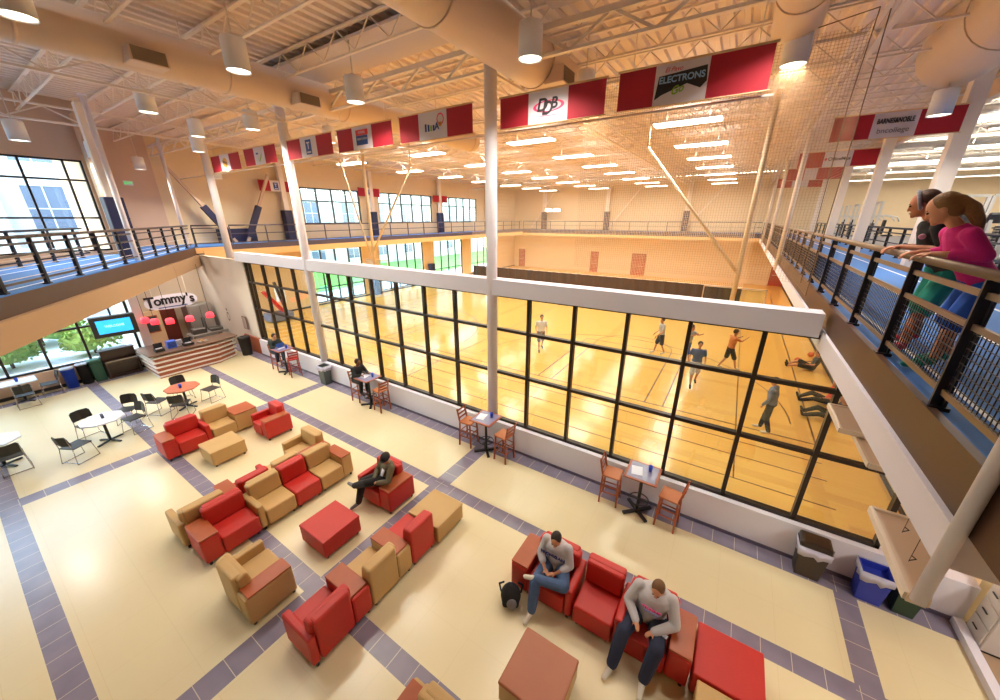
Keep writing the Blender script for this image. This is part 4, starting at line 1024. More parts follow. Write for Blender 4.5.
def limb(b, pts, rads, n=10):
    for (a, ra), (c, rc) in zip(zip(pts[:-1], rads[:-1]), zip(pts[1:], rads[1:])): b.cap(a, ra, c, rc, n)
def hand(b, w, d, nrm, k=1.0, curl=.5, side=1):
    d = V(d).normalized(); nrm = V(nrm); nrm = (nrm - d * nrm.dot(d)).normalized(); x = d.cross(nrm).normalized()
    w = V(w); M = Matrix((x, d, nrm)).transposed()
    b.ball(w + d * .045 * k, .05 * k, 10, (.78, 1.0, .38), M)
    for i, (off, ln) in enumerate(((-.028, .072), (-.01, .082), (.010, .077), (.028, .06))):
        p = w + d * .082 * k + x * off * k; q = p + (d * (1 - .25 * curl) + nrm * curl * .5).normalized() * ln * .5 * k
        e = q + (d * (1 - curl) + nrm * curl).normalized() * ln * .5 * k
        b.cap(p, .0088 * k, q, .0082 * k, 7); b.cap(q, .0082 * k, e, .007 * k, 7)
    p = w + d * .02 * k + x * side * -.03 * k; q = p + (d * .6 - x * side * .7 + nrm * .2).normalized() * .04 * k; e = q + (d * .9 - x * side * .15 + nrm * .3).normalized() * .03 * k
    b.cap(p, .011 * k, q, .0095 * k, 7); b.cap(q, .0095 * k, e, .008 * k, 7)
def person(label, loc, rz, P, outfit, vox=.014, cat='person', skin=None, detail=True, group=None):
    """P: joints in local metres, origin on the floor; face = forward unit vector, right = his/her right"""
    t = thing('person', label, cat, loc, rz, group)
    face = V(P['face']).normalized(); hf = V(P.get('look', P['face'])).normalized(); hc = V(P['head']); nk = V(P['neck'])
    hu = V(P.get('hup', (0, 0, 1))); hu = (hu - hf * hu.dot(hf)).normalized(); hr = hf.cross(hu).normalized()
    M = Matrix((hr, hf, hu)).transposed(); sk = skin or SKIN
    b = MB(); torso(b, P, .93)
    b.cap(nk - (nk - V(P['chest'])) * .1, .052, lerp(nk, hc, .55), .05, 10)
    b.ball(hc + hu * .02, .098, 16, (.80, .98, 1.12), M); b.ball(hc + hf * .03 - hu * .055, .065, 12, (.82, .95, .95), M)
    b.cap(hc + hf * .09 + hu * .01, .012, hc + hf * .104 - hu * .024, .015, 8)      # nose
    b.ball(hc + hf * .085 - hu * .062, .022, 8, (1.1, .7, .5), M); b.ball(hc + hf * .078 - hu * .092, .024, 8)
    for s in (-1, 1):
        b.ball(hc + hr * s * .082 - hu * .005 - hf * .005, .028, 8, (.35, .7, 1.0), M)
    for s, q in ((1, 'r'), (-1, 'l')):
        sh, el, wr = V(P['sh_' + q]), V(P['el_' + q]), V(P['wr_' + q])
        limb(b, [sh, lerp(sh, el, .5), el, lerp(el, wr, .35), wr], [.052, .046, .038, .038, .026])
        hd = V(P.get('hd_' + q, wr - el)); hand(b, wr, hd, P.get('hn_' + q, (0, 0, -1)), 1.0, P.get('curl', .5), s)
        hp, kn, an, to = V(P['hip_' + q]), V(P['kn_' + q]), V(P['an_' + q]), V(P['toe_' + q])
        limb(b, [hp, lerp(hp, kn, .5), kn, lerp(kn, an, .35), an], [.085, .075, .055, .055, .036]); b.cap(an, .036, to, .03, 8)
    remesh(b.build('body', sk, t), vox)
    # clothes
    top = outfit['top']; sl = outfit.get('sleeve', 1.0); fat = outfit.get('fat', 1.0)
    b = MB(); torso(b, P, 1.0, .016 + (fat - 1) * .12)
    for q in 'rl':
        sh, el, wr = V(P['sh_' + q]), V(P['el_' + q]), V(P['wr_' + q])
        if sl <= .5: limb(b, [sh, lerp(sh, el, sl * 1.6)], [.068, .062])
        else:
            e = lerp(el, wr, (sl - .5) * 2 * .96); limb(b, [sh, lerp(sh, el, .5), el, e], [.07 * fat, .064 * fat, .058 * fat, (.046 if sl > .8 else .052) * fat])
    if outfit.get('hood'):
        hb = nk - hf * .05; b.ball(hb + V((0, 0, .0)), .1, 12, (1.1, .8, .55)); 
    remesh(b.build('top_garment', top, t), max(vox, .012), 5)
    pl = outfit.get('leg', 1.0); b = MB(); pel = V(P['pelvis'])
    b.ball(pel - V((0, 0, .0)), .17 * P.get('bulk', 1), 12, (1.02, .82, .7))
    for q in 'rl':
        hp, kn, an = V(P['hip_' + q]), V(P['kn_' + q]), V(P['an_' + q])
        if pl <= .5: limb(b, [hp, lerp(hp, kn, pl * 1.8)], [.105, .1])
        else: limb(b, [hp, lerp(hp, kn, .5), kn, lerp(kn, an, .4), lerp(kn, an, .93)], [.104 * fat, .096 * fat, .08 * fat, .075 * fat, .062 * fat])
    remesh(b.build('trousers', outfit['legs'], t), max(vox, .012), 5)
    for q in 'rl':
        an, to = V(P['an_' + q]), V(P['toe_' + q]); d = (to - an); dn = d.normalized(); b = MB()
        b.cap(an - V((0, 0, .0)), .044, lerp(an, to, .45) , .046, 10); b.cap(lerp(an, to, .4), .044, to + dn * .03, .036, 10)
        remesh(b.build('shoe', outfit['shoes'], t), .013, 3)
    # hair
    hh = outfit.get('hair'); b = MB()
    if hh:
        b.ball(hc + hu * .035 - hf * .03, .106, 18, (.84, 1.0, 1.02), M)
        if outfit.get('long'):
            b.ball(hc - hf * .06 - hu * .02, .08, 12, (1.0, .9, 1.1), M)
            pts = [hc - hf * .1 + hu * .02, hc - hf * .15 - hu * .08, hc - hf * .15 - hu * .2, hc - hf * .12 - hu * .32]
            limb(b, pts, [.06, .055, .045, .02])
        o = remesh(b.build('hair', hh, t), .012, 2)
        # carve the face free: move the hairline up and back
    if outfit.get('cap'):
        b = MB(); b.ball(hc + hu * .05, .112, 16, (.86, 1.0, .86), M); b.loft([ring(hc + hu * .055 + hf * .05, hr, hf, .08, .1), ring(hc + hu * .065 + hf * .05, hr, hf, .08, .1)]); b.build('cap', outfit['cap'], t)
    if outfit.get('band'):
        b = MB(); n = 20
        A = [hc + hu * .03 + (M @ V((.094 * math.cos(2 * PI * i / n), 0, .115 * math.sin(2 * PI * i / n)))) + hf * .02 for i in range(n)]
        for i in range(n):
            if (A[i] - hc).dot(hu) > -.03: b.cap(A[i], .017, A[(i + 1) % n], .017, 6)
        b.build('headband', outfit['band'], t)
    if detail:
        for s in (-1, 1):
            b = MB(); b.ball(hc + hr * s * .033 + hf * .088 + hu * .012, .0105, 8); b.build('eye', mat('eye_dark', '2a1c16', .3), t)
            b = MB(); b.cap(hc + hr * s * .02 + hf * .094 + hu * .032, .005, hc + hr * s * .048 + hf * .084 + hu * .033, .004, 6); b.build('eyebrow', hh or mat('brow', '4a3222', .7), t)
        b = MB(); b.cap(hc + hf * .1 - hu * .06 - hr * .018, .006, hc + hf * .1 - hu * .06 + hr * .018, .006, 6); b.build('lips', mat('lips', 'b0605a', .5), t)
    return t
def shirt_text(t, P, s, size, m, up_f=.7, off=.145, sx=1.0, name='lettering'):
    pel, ch, nk = V(P['pelvis']), V(P['chest']), V(P['neck']); r = V(P['right']).normalized()
    up = (nk - pel).normalized(); f = up.cross(r).normalized(); f = -f if f.dot(V(P['face'])) < 0 else f
    c = lerp(pel, nk, up_f) + f * off
    M = Matrix((-r, up, f)).transposed()
    text(name, s, size, m, t, c, M, extrude=.008, bold=True, sx=sx)
HB = mat('hair_brown', '4a3020', .7, bump=.3, bscale=60); HDB = mat('hair_dark', '2a1c16', .7, bump=.3, bscale=60); HBL = mat('hair_light_brown', '8a6236', .6, bump=.4, bscale=70, var=.25, vscale=30)
GREY = mat('cloth_grey', 'bfbabe', .85, bump=.25, bscale=90, var=.06); DEN = mat('cloth_denim', '4a5f84', .85, bump=.2, bscale=120, var=.18, vscale=12); NAV = mat('cloth_navy', '20263f', .8, bump=.2, bscale=60)
BLK = mat('cloth_black', '1e1c1e', .85, bump=.2, bscale=60); OLV = mat('cloth_olive', '6a6048', .85, bump=.2, bscale=80); PNK = mat('cloth_pink', 'd81f86', .8, bump=.15, bscale=50); TEA = mat('cloth_teal', '1f9a86', .8)
BLU = mat('cloth_blue', '1f58c0', .8); SHW = mat('shoe_white', 'cfc6b8', .6); SHD = mat('shoe_dark', '2e2826', .6); SHP = mat('shoe_pink', 'e0355f', .6, var=.3, vscale=30); SHG = mat('shoe_teal', '2f9a86', .6, var=.3, vscale=30)

P1 = dict(face=(0, -1, 0), right=(-1, 0, 0), look=(.1, -1, -.55), pelvis=(0, -.02, .55), chest=(.0, -.02, .84), neck=(0, -.08, 1.03), head=(.01, -.16, 1.17), bulk=1.05,
          sh_r=(-.19, -.05, .98), el_r=(-.25, -.15, .72), wr_r=(-.08, -.34, .66), hd_r=(.7, -.5, -.1), sh_l=(.19, -.05, .98), el_l=(.27, -.12, .72), wr_l=(.1, -.34, .66), hd_l=(-.7, -.4, -.1),
          hip_r=(-.1, -.05, .53), kn_r=(-.14, -.55, .54), an_r=(-.1, -.74, .1), toe_r=(-.12, -.88, .05), hip_l=(.11, -.05, .54), kn_l=(.3, -.44, .62), an_l=(-.14, -.54, .6), toe_l=(-.29, -.57, .57), curl=.8)
t = person('person in grey sweatshirt with navy letters sitting with jeans leg crossed', (-1.63, 4.36, 0), 0, P1, dict(top=GREY, legs=DEN, shoes=SHW, hair=HDB, sleeve=.75, fat=1.18), .012)
shirt_text(t, P1, 'MICHIGAN', .088, mat('ink_navy_cloth', '2a2a66', .6), .74, .172, 1.0)
P2 = dict(face=(0, -1, 0), right=(-1, 0, 0), look=(-.15, -1, -.6), pelvis=(0, -.03, .55), chest=(.03, -.03, .86), neck=(.05, -.1, 1.06), head=(.06, -.18, 1.21), bulk=1.22,
          sh_r=(-.18, -.06, 1.0), el_r=(-.29, -.16, .74), wr_r=(-.13, -.36, .66), hd_r=(.4, -.7, -.1), sh_l=(.26, -.06, 1.0), el_l=(.36, -.2, .74), wr_l=(.12, -.38, .64), hd_l=(-.6, -.6, -.1),
          hip_r=(-.12, -.05, .53), kn_r=(-.25, -.5, .52), an_r=(-.3, -.78, .1), toe_r=(-.34, -.92, .05), hip_l=(.13, -.05, .53), kn_l=(.2, -.52, .54), an_l=(.12, -.72, .1), toe_l=(.12, -.88, .05), curl=.9)
t = person('person in grey hoodie with pink letters and navy sweatpants sitting with legs apart', (-.12, 4.36, 0), 0, P2, dict(top=GREY, legs=NAV, shoes=SHW, hair=mat('hair_sandy', '6e4a2a', .7, bump=.3, bscale=60), sleeve=1.0, hood=True, fat=1.28), .012)
shirt_text(t, P2, 'TSUNAMI', .06, mat('ink_hotpink', 'ee3fa0', .6), .74, .2, 1.0); shirt_text(t, P2, 'swimming', .045, mat('ink_lilac', '8a86c8', .6), .64, .21, 1.0)
b = MB(); b.rbox(-.03, .03, -.004, .004, -.05, .05, .003, 1); o = b.build('pocket_logo', WHITE, t); o.location = (.25, -.34, .635); o.rotation_euler = (1.4, 0, 1.2)
P3 = dict(face=(-.35, -1, 0), right=(-1, .35, 0), look=(.3, -1, -.5), pelvis=(0, 0, .55), chest=(.12, .0, .86), neck=(.2, -.06, 1.04), head=(.24, -.12, 1.2),
          sh_r=(.0, .02, 1.0), el_r=(-.12, -.1, .74), wr_r=(.0, -.3, .68), hd_r=(.5, -.5, -.2), sh_l=(.36, -.1, .98), el_l=(.42, -.26, .76), wr_l=(.15, -.34, .66), hd_l=(-.8, -.2, -.1),
          hip_r=(-.1, .0, .53), kn_r=(-.28, -.42, .56), an_r=(-.24, -.62, .12), toe_r=(-.3, -.74, .06), hip_l=(.1, -.05, .54), kn_l=(-.05, -.48, .66), an_l=(-.44, -.54, .45), toe_l=(-.58, -.55, .45), curl=.8)
t = person('person in olive jacket and dark cap sitting cross legged in a red armchair', (-5.84, 4.22, 0), 0, P3, dict(top=OLV, legs=BLK, shoes=mat('shoe_grey', '6e6a70', .6), hair=HDB, cap=BLK, sleeve=1.0, fat=1.12), .014)
b = MB(); b.loft([ring(V((.2, -.13, 1.0)), V((1, 0, 0)), V((0, 0, 1)), .06, .015, 6), ring(V((.13, -.2, .75)), V((1, 0, 0)), V((0, 0, 1)), .045, .02, 6)]); b.build('shirt_front', WHITE, t)
P4 = dict(face=(1, 0, 0), right=(0, -1, 0), look=(1, .1, -.3), pelvis=(0, 0, .85), chest=(.08, 0, 1.14), neck=(.14, 0, 1.34), head=(.2, 0, 1.48), bulk=1.12,
          sh_r=(.12, -.19, 1.28), el_r=(.28, -.24, 1.08), wr_r=(.45, -.14, 1.12), hd_r=(1, .2, 0), sh_l=(.12, .19, 1.28), el_l=(.28, .24, 1.08), wr_l=(.45, .14, 1.12), hd_l=(1, -.2, 0),
          hip_r=(0, -.1, .82), kn_r=(.38, -.12, .82), an_r=(.34, -.12, .42), toe_r=(.44, -.12, .38), hip_l=(0, .1, .82), kn_l=(.38, .12, .82), an_l=(.34, .12, .42), toe_l=(.44, .12, .38))
person('person in a black coat seated on a bar stool at the third tall table', (-10.38, 6.86, 0), 0, P4, dict(top=BLK, legs=BLK, shoes=SHD, hair=HDB, sleeve=1.0), .018, skin=mat('skin_dark', '7a4a34', .5))
P5 = dict(P4); P5['right'] = (0, -1, 0)
person('person in dark top with a laptop at the farthest tall table', (-15.7, 6.78, 0), 0, P5, dict(top=mat('cloth_green_black', '26302c', .8), legs=NAV, shoes=SHW, hair=HDB, sleeve=1.0), .02)
t = thing('laptop', 'blue backed laptop open on the farthest tall table', 'laptop', (-15.2, 6.78, 1.056), PI / 2)
b = MB(); b.rbox(-.16, .16, -.02, .2, 0, .015, .004, 1); b.build('keyboard_base', STS, t); b = MB(); b.rbox(-.16, .16, -.03, -.02, .01, .22, .004, 1, rot=(.25, 0, 0)); b.build('laptop_lid', mat('lid_blue', '3a62b8', .4), t)
# standing and playing figures in the gym
def stand(label, x, y, rz, outfit, stride=.18, arm=.1, vox=.022, skin=None, raise_r=False):
    P = dict(face=(0, -1, 0), right=(-1, 0, 0), look=(0, -1, -.2), pelvis=(0, 0, .98), chest=(0, -.02, 1.28), neck=(0, -.04, 1.5), head=(0, -.07, 1.66), bulk=1.05,
             sh_r=(-.2, -.02, 1.43), el_r=(-.26, arm * .3, 1.16), wr_r=(-.25, -arm, .93), hd_r=(0, -.2, -1), hn_r=(1, 0, 0), sh_l=(.2, -.02, 1.43), el_l=(.26, -arm * .3, 1.16), wr_l=(.24, -arm * 1.5, .95), hd_l=(0, -.2, -1), hn_l=(-1, 0, 0),
             hip_r=(-.1, 0, .93), kn_r=(-.11, -stride * .6, .5), an_r=(-.11, -stride, .09), toe_r=(-.12, -stride - .14, .05), hip_l=(.1, 0, .93), kn_l=(.11, stride * .3 - .04, .5), an_l=(.11, stride, .1), toe_l=(.12, stride - .14, .05))
    if raise_r: P.update(el_r=(-.3, -.2, 1.35), wr_r=(-.25, -.42, 1.5), hd_r=(0, -.6, .6), el_l=(.32, -.2, 1.3), wr_l=(.2, -.42, 1.4), hd_l=(0, -.6, .6))
    return person(label, (x, y, 0), rz, P, outfit, vox, skin=skin, detail=vox < .023)
t = stand('person in grey hoodie and black striped pants standing in the gym near the glass', 1.66, 12.2, -PI / 2 - .3, dict(top=mat('cloth_bluegrey', '6e7488', .8), legs=BLK, shoes=SHW, hair=mat('hair_grey', '4a403c', .7), sleeve=1.0, hood=True), .14)
for s_ in (1,):
    b = MB(); b.bar((-.195, -.06, .9), (-.175, -.1, .55), .02, .03); b.bar((-.175, -.1, .55), (-.16, -.13, .14), .02, .03); b.build('trouser_stripe', WHITE, t)
stand('blurry person in white shirt playing alone in the middle of the gym', -7.3, 15.0, .6, dict(top=WHITE, legs=mat('shorts_grey', '7a6a78', .8), leg=.5, sleeve=.4, shoes=SHD, hair=HDB), .3, .2, .026)
stand('basketball player in white and blue at the middle of the court group', -1.1, 17.0, 1.2, dict(top=mat('cloth_paleblue', '9fb0c8', .8), legs=BLU, leg=.5, sleeve=.4, shoes=SHW, hair=HDB), .25, .3, .026, raise_r=True)
stand('basketball player in dark blue shirt nearest the glass in the court group', -.55, 14.7, .2, dict(top=mat('cloth_royal', '44598a', .8), legs=GREY, leg=.5, sleeve=.4, shoes=SHD, hair=HDB), .3, .2, .026)
stand('basketball player in grey shirt left of the court group', -2.3, 17.6, -1.0, dict(top=GREY, legs=NAV, leg=.5, sleeve=.4, shoes=SHW, hair=HB), .2, .25, .026)
stand('basketball player in orange shirt at the right of the court group', .5, 17.2, 2.0, dict(top=mat('cloth_orange', 'c8743a', .8), legs=BLK, leg=.5, sleeve=.4, shoes=SHW, hair=HB), .3, .25, .026, raise_r=True)
def sitfloor(label, x, y, rz, outfit, vox=.024):
    P = dict(face=(0, -1, 0), right=(-1, 0, 0), look=(0, -1, -.1), pelvis=(0, 0, .14), chest=(0, .1, .42), neck=(0, .1, .62), head=(0, .06, .78),
             sh_r=(-.19, .1, .56), el_r=(-.26, .0, .32), wr_r=(-.2, -.2, .3), hd_r=(0, -1, 0), sh_l=(.19, .1, .56), el_l=(.26, 0, .32), wr_l=(.2, -.2, .3), hd_l=(0, -1, 0),
             hip_r=(-.1, -.05, .13), kn_r=(-.14, -.45, .3), an_r=(-.14, -.8, .08), toe_r=(-.15, -.86, .2), hip_l=(.1, -.05, .13), kn_l=(.16, -.48, .2), an_l=(.16, -.86, .08), toe_l=(.17, -.92, .2))
    return person(label, (x, y, 0), rz, P, outfit, vox, detail=False)
sitfloor('person in dark grey sitting on the gym floor near an orange ball', 3.55, 19.0, -PI / 2, dict(top=mat('cloth_charcoal', '4a4644', .8), legs=BLK, leg=.5, shoes=SHD, hair=HDB, sleeve=.4))
sitfloor('person in red shirt sitting by the right gym wall behind the dark mullion', 3.6, 15.5, -PI / 2 + .2, dict(top=mat('cloth_redorange', 'd8482e', .8), legs=BLK, shoes=SHD, hair=HDB, sleeve=.4))
sitfloor('person in black sitting by the right gym wall nearest the glass', 3.6, 14.2, -PI / 2 + .1, dict(top=BLK, legs=BLK, shoes=SHD, hair=HB, sleeve=1.0))
BALL = mat('ball_orange', 'd8622a', .6, bump=.3, bscale=120)
def ball(x, y, r, label):
    t = thing('basketball', label, 'basketball', (x, y, 0), 0); b = MB(); b.ball((0, 0, r), r, 20); b.build('ball_body', BALL, t)
    b = MB()
    for k in range(24):
        a0, a1 = 2 * PI * k / 24, 2 * PI * (k + 1) / 24
        b.cyl((r * math.cos(a0), 0, r + r * math.sin(a0)), (r * math.cos(a1), 0, r + r * math.sin(a1)), .004, n=4); b.cyl((r * math.cos(a0), r * math.sin(a0), r), (r * math.cos(a1), r * math.sin(a1), r), .004, n=4)
    b.build('seam', BLACKP, t)
ball(3.15, 19.75, .125, 'orange basketball on the gym floor beside the sitting person in grey')
ball(3.75, 21.0, .12, 'orange basketball by the right gym wall behind the sitting person')
# the two women at the handrail
W1 = dict(face=(-1, 0, 0), right=(0, 1, 0), look=(-1, .25, -.6), hup=(0, 0, 1), pelvis=(.30, 0, .80), chest=(.12, .02, 1.08), neck=(.02, .03, 1.29), head=(-.1, .05, 1.42), bulk=.88,
          sh_r=(.04, .18, 1.22), el_r=(.12, .22, 1.04), wr_r=(-.1, .2, 1.04), hd_r=(-1, -.1, -.15), sh_l=(.06, -.15, 1.22), el_l=(.18, -.2, 1.05), wr_l=(-.08, -.02, 1.04), hd_l=(-1, .25, -.2),
          hip_r=(.3, .1, .76), kn_r=(.24, .1, .42), an_r=(.32, .08, .1), toe_r=(.18, .08, .05), hip_l=(.3, -.1, .76), kn_l=(.2, -.12, .42), an_l=(.14, -.2, .1), toe_l=(.0, -.22, .05), curl=.7)
t = person('person with long light brown braid in a pink top leaning on the handrail', (1.57, 5.0, 4.75), 0, W1, dict(top=PNK, legs=BLU, leg=.5, sleeve=.78, shoes=SHG, hair=HBL, long=True), .009, skin=mat('skin_light', 'd89a78', .5))
W2 = dict(face=(-1, 0, 0), right=(0, 1, 0), look=(-1, .3, -.35), pelvis=(.30, 0, .84), chest=(.14, .0, 1.12), neck=(.05, 0, 1.34), head=(-.04, .02, 1.48), bulk=.95,
          sh_r=(.08, .17, 1.27), el_r=(.14, .2, 1.05), wr_r=(-.08, .14, 1.05), hd_r=(-1, -.1, -.2), sh_l=(.08, -.17, 1.27), el_l=(.16, -.24, 1.05), wr_l=(-.1, .0, 1.06), hd_l=(-1, .2, -.25),
          hip_r=(.3, .1, .78), kn_r=(.25, .1, .42), an_r=(.3, .08, .1), toe_r=(.16, .08, .05), hip_l=(.3, -.1, .78), kn_l=(.16, -.25, .42), an_l=(.06, -.48, .1), toe_l=(-.06, -.52, .05), curl=.7)
t = person('person in a black tee and grey headband leaning on the handrail behind the pink top', (1.56, 5.72, 4.75), 0, W2, dict(top=BLK, legs=TEA, leg=.5, sleeve=.4, shoes=SHP, hair=mat('hair_auburn', '4e2f22', .6, bump=.3, bscale=60), long=True, band=mat('band_grey', '9a9cae', .6)), .009, skin=mat('skin_tan', 'c07a58', .5))
b = MB(); b.ball((0, 0, 0), .034, 10, (.9, .35, .8))
o = b.build('shirt_print', mat('print_pinkwhite', 'd8a0b4', .7), t); o.location = (.0, -.125, 1.17)
# backpack
t = thing('backpack', 'black backpack with grey front on the floor beside the crossed leg sitter', 'backpack', (-2.12, 3.62, 0), .5)
b = MB(); b.ball((0, 0, .2), .2, 16, (.85, .75, 1.15)); b.rbox(-.14, .14, -.12, .1, .02, .3, .05, 3); remesh(b.build('bag_body', BLK, t), .015, 3)
b = MB(); b.ball((.02, -.13, .17), .12, 12, (.7, .5, 1.0)); b.build('front_pocket', mat('bag_grey', '7a767c', .7), t)
b = MB(); b.tube([(-.06, .0, .42), (-.03, 0, .48), (.03, 0, .48), (.06, 0, .42)], .012, 6); b.build('top_handle', NAV, t)
b = MB(); b.tube([(.12, .1, .36), (.2, .15, .25), (.17, .14, .08)], .016, 6); b.build('shoulder_strap', NAV, t); b = MB(); b.tube([(-.12, .1, .36), (-.2, .15, .25), (-.17, .14, .08)], .016, 6); b.build('shoulder_strap', NAV, t)
# ================================================================== FITNESS AREA, MISC
t0_ = None
FW = mat('machine_white', 'c9c6c4', .4); FG = mat('machine_dark', '3a3a40', .5)
def treadmill():
    t = thing('treadmill', '', 'treadmill')
    b = MB(); b.rbox(-.38, .38, -.85, .8, .08, .24, .03, 1); b.build('deck', FG, t)
    b = MB(); b.box(-.27, .27, -.8, .6, .24, .252); b.build('belt', BLACKP, t)
    for s in (-1, 1):
        b = MB(); b.bar((s * .36, .6, .2), (s * .34, .35, 1.3), .07, .1); b.build('upright', FW, t)
        b = MB(); b.bar((s * .34, .4, 1.0), (s * .34, -.1, .95), .05); b.build('handrail', FG, t)
    b = MB(); b.rbox(-.42, .42, .3, .42, 1.2, 1.5, .03, 1, rot=(-.4, 0, 0)); b.build('console', FG, t)
    b = MB(); b.box(-.2, .2, .285, .3, 1.42, 1.66); b.build('screen', mat('screen_pale', '9fc4e0', .3, emit=.8), t)
    return t
def weight_machine():
    t = thing('weight_machine', '', 'weight machine')
    b = MB(); b.bar((-.5, .5, 0), (-.5, .5, 2.1), .09); b.bar((.5, .5, 0), (.5, .5, 2.1), .09); b.bar((-.5, .5, 2.1), (.5, .5, 2.1), .09); b.bar((-.5, .5, .05), (-.5, -.7, .05), .08); b.bar((.5, .5, .05), (.5, -.7, .05), .08); b.bar((-.5, -.7, .05), (.5, -.7, .05), .08); b.build('frame', FW, t)
    b = MB()
    for k in range(10): b.box(-.16, .16, .42, .58, .2 + k * .09, .27 + k * .09)
    b.build('weight_stack', FG, t)
    b = MB(); b.rbox(-.2, .2, -.35, .05, .45, .53, .03, 1); b.build('seat', BLACKP, t); b = MB(); b.rbox(-.18, .18, .05, .14, .55, 1.25, .03, 1); b.build('back_pad', BLACKP, t)
    b = MB(); b.tube([(-.45, .3, 1.5), (-.45, -.2, 1.4), (-.3, -.35, 1.2)], .03, 7); b.build('press_arm', FW, t); b = MB(); b.tube([(.45, .3, 1.5), (.45, -.2, 1.4), (.3, -.35, 1.2)], .03, 7); b.build('press_arm', FW, t)
    return t
tm, wm = treadmill(), weight_machine(); i = 0
for r, (y, n) in enumerate(((11.5, 8), (14.6, 9), (17.6, 10), (20.6, 11), (24.5, 12))):
    for k in range(n):
        src = tm if r % 2 == 0 else wm
        first_ = (r == 0 and k == 0) or (r == 1 and k == 0)
        o = src if first_ else copy_tree(src); o.location = (5.9 + k * 1.12 + (r * .25), y, ZT); o.rotation_euler = (0, 0, 0 if r % 2 else PI)
        tag(o, '%s %s from the right track in the %s row of machines' % (ordn(k), 'treadmill' if r % 2 == 0 else 'weight machine', ('front', 'second', 'third', 'fourth', 'back')[r]), 'treadmill' if r % 2 == 0 else 'weight machine', 'rows of exercise machines beyond the right track')
wm2 = None
for k in range(5):
    o = copy_tree(wm); o.location = (6.2, 27.5 + k * 2.4, ZT); o.rotation_euler = (0, 0, PI / 2)
    tag(o, '%s far weight machine along the right track past the columns' % ordn(k), 'weight machine', 'rows of exercise machines beyond the right track')
# ceiling strips of the fitness area
FL_ = mat('strip_glow', 'fffaf0', .5, emit=5)
fs0 = None
for r, y in enumerate((12.0, 15.5, 19.0, 23.0, 27.5, 33.0, 39.0)):
    t = thing('strip_light', '%s long ceiling strip light over the exercise machines counted from the front' % ordn(r), 'ceiling light', (5.8, y, 8.7), 0, 'long strip lights over the exercise area')
    b = MB(); b.box(0, 14, -.09, .09, 0, .08); b.build('housing', FW, t); b = MB(); b.box(.05, 13.95, -.07, .07, -.03, 0); b.build('diffuser', FL_, t)
    b = MB(); b.cyl((1, 0, .08), (1, 0, .9), .01, n=5); b.build('hanging_wire', STEEL, t); b = MB(); b.cyl((13, 0, .08), (13, 0, .9), .01, n=5); b.build('hanging_wire', STEEL, t)
big_lights([(12.8, y, 8.64) for y in (12.0, 15.5, 19.0, 23.0, 27.5, 33.0, 39.0)], FIT_E, 14, .14, (1, .95, .85))
big_lights([(12.8, y, 8.82) for y in (12.0, 19.0, 27.5, 39.0)], FIT_E * .5, 14, .14, (1, .95, .85))
for y in (12.0, 15.5, 19.0, 23.0, 27.5, 33.0, 39.0):  # added upward fill that brightens the fitness ceiling, not part of the strips
    L_ = bpy.data.lights.new('lamp_uplight', 'AREA'); L_.shape = 'RECTANGLE'; L_.size = 14; L_.size_y = .1; L_.energy = FIT_E * 1.3; L_.color = (1, .94, .82)
    o = bpy.data.objects.new('lamp_uplight', L_); COL.objects.link(o); o.location = (12.8, y, 8.8); o.rotation_euler = (PI, 0, 0)
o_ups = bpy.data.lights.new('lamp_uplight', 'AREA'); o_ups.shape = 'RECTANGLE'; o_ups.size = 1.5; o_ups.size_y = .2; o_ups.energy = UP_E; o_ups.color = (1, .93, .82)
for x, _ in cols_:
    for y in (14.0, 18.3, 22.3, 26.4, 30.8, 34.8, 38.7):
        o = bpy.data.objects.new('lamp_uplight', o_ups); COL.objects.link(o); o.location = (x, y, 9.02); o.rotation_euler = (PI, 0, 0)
for k, y in enumerate((12, 19, 26, 33)):
    b = MB(); b.cyl((5.2, y, 9.25), (25, y, 9.25), .12, n=12); structure(b.build('ceiling_pipe', FW))
slab('ceiling_fitness_soffit', 5.0, 5.2, 7, 43, 9.2, 9.8, WALLB)
# portable hoop at the left gym wall
t = thing('portable_hoop', 'folded portable basketball hoop with red padding by the far left gym wall', 'portable hoop', (-23.6, 10.9, 0))
b = MB(); b.rbox(-.5, .5, -.7, .7, .05, .55, .05, 1); b.build('base', mat('hoop_base_grey', '6a6e86', .5), t)
b = MB(); b.bar((.0, -.6, 1.9), (.1, .3, .5), .5, .16); b.build('red_padding', mat('pad_red', 'c02a2e', .5), t)
b = MB(); b.bar((0, .5, .5), (0, .1, 2.4), .14); b.build('boom', FG, t)
b = MB(); b.rbox(-.6, .6, .3, .36, 1.1, 2.0, .02, 1); b.build('backboard', mat('pale_cap', 'dde0e6', .7), t)
pad((-25.05, 19.75, 0), (.4, .6, 1.9), 'tall navy wall pad on the far left gym pier between windows')
pad((-25.05, 26.5, 0), (.4, .6, 1.9), 'tall navy wall pad on the second far left gym pier')
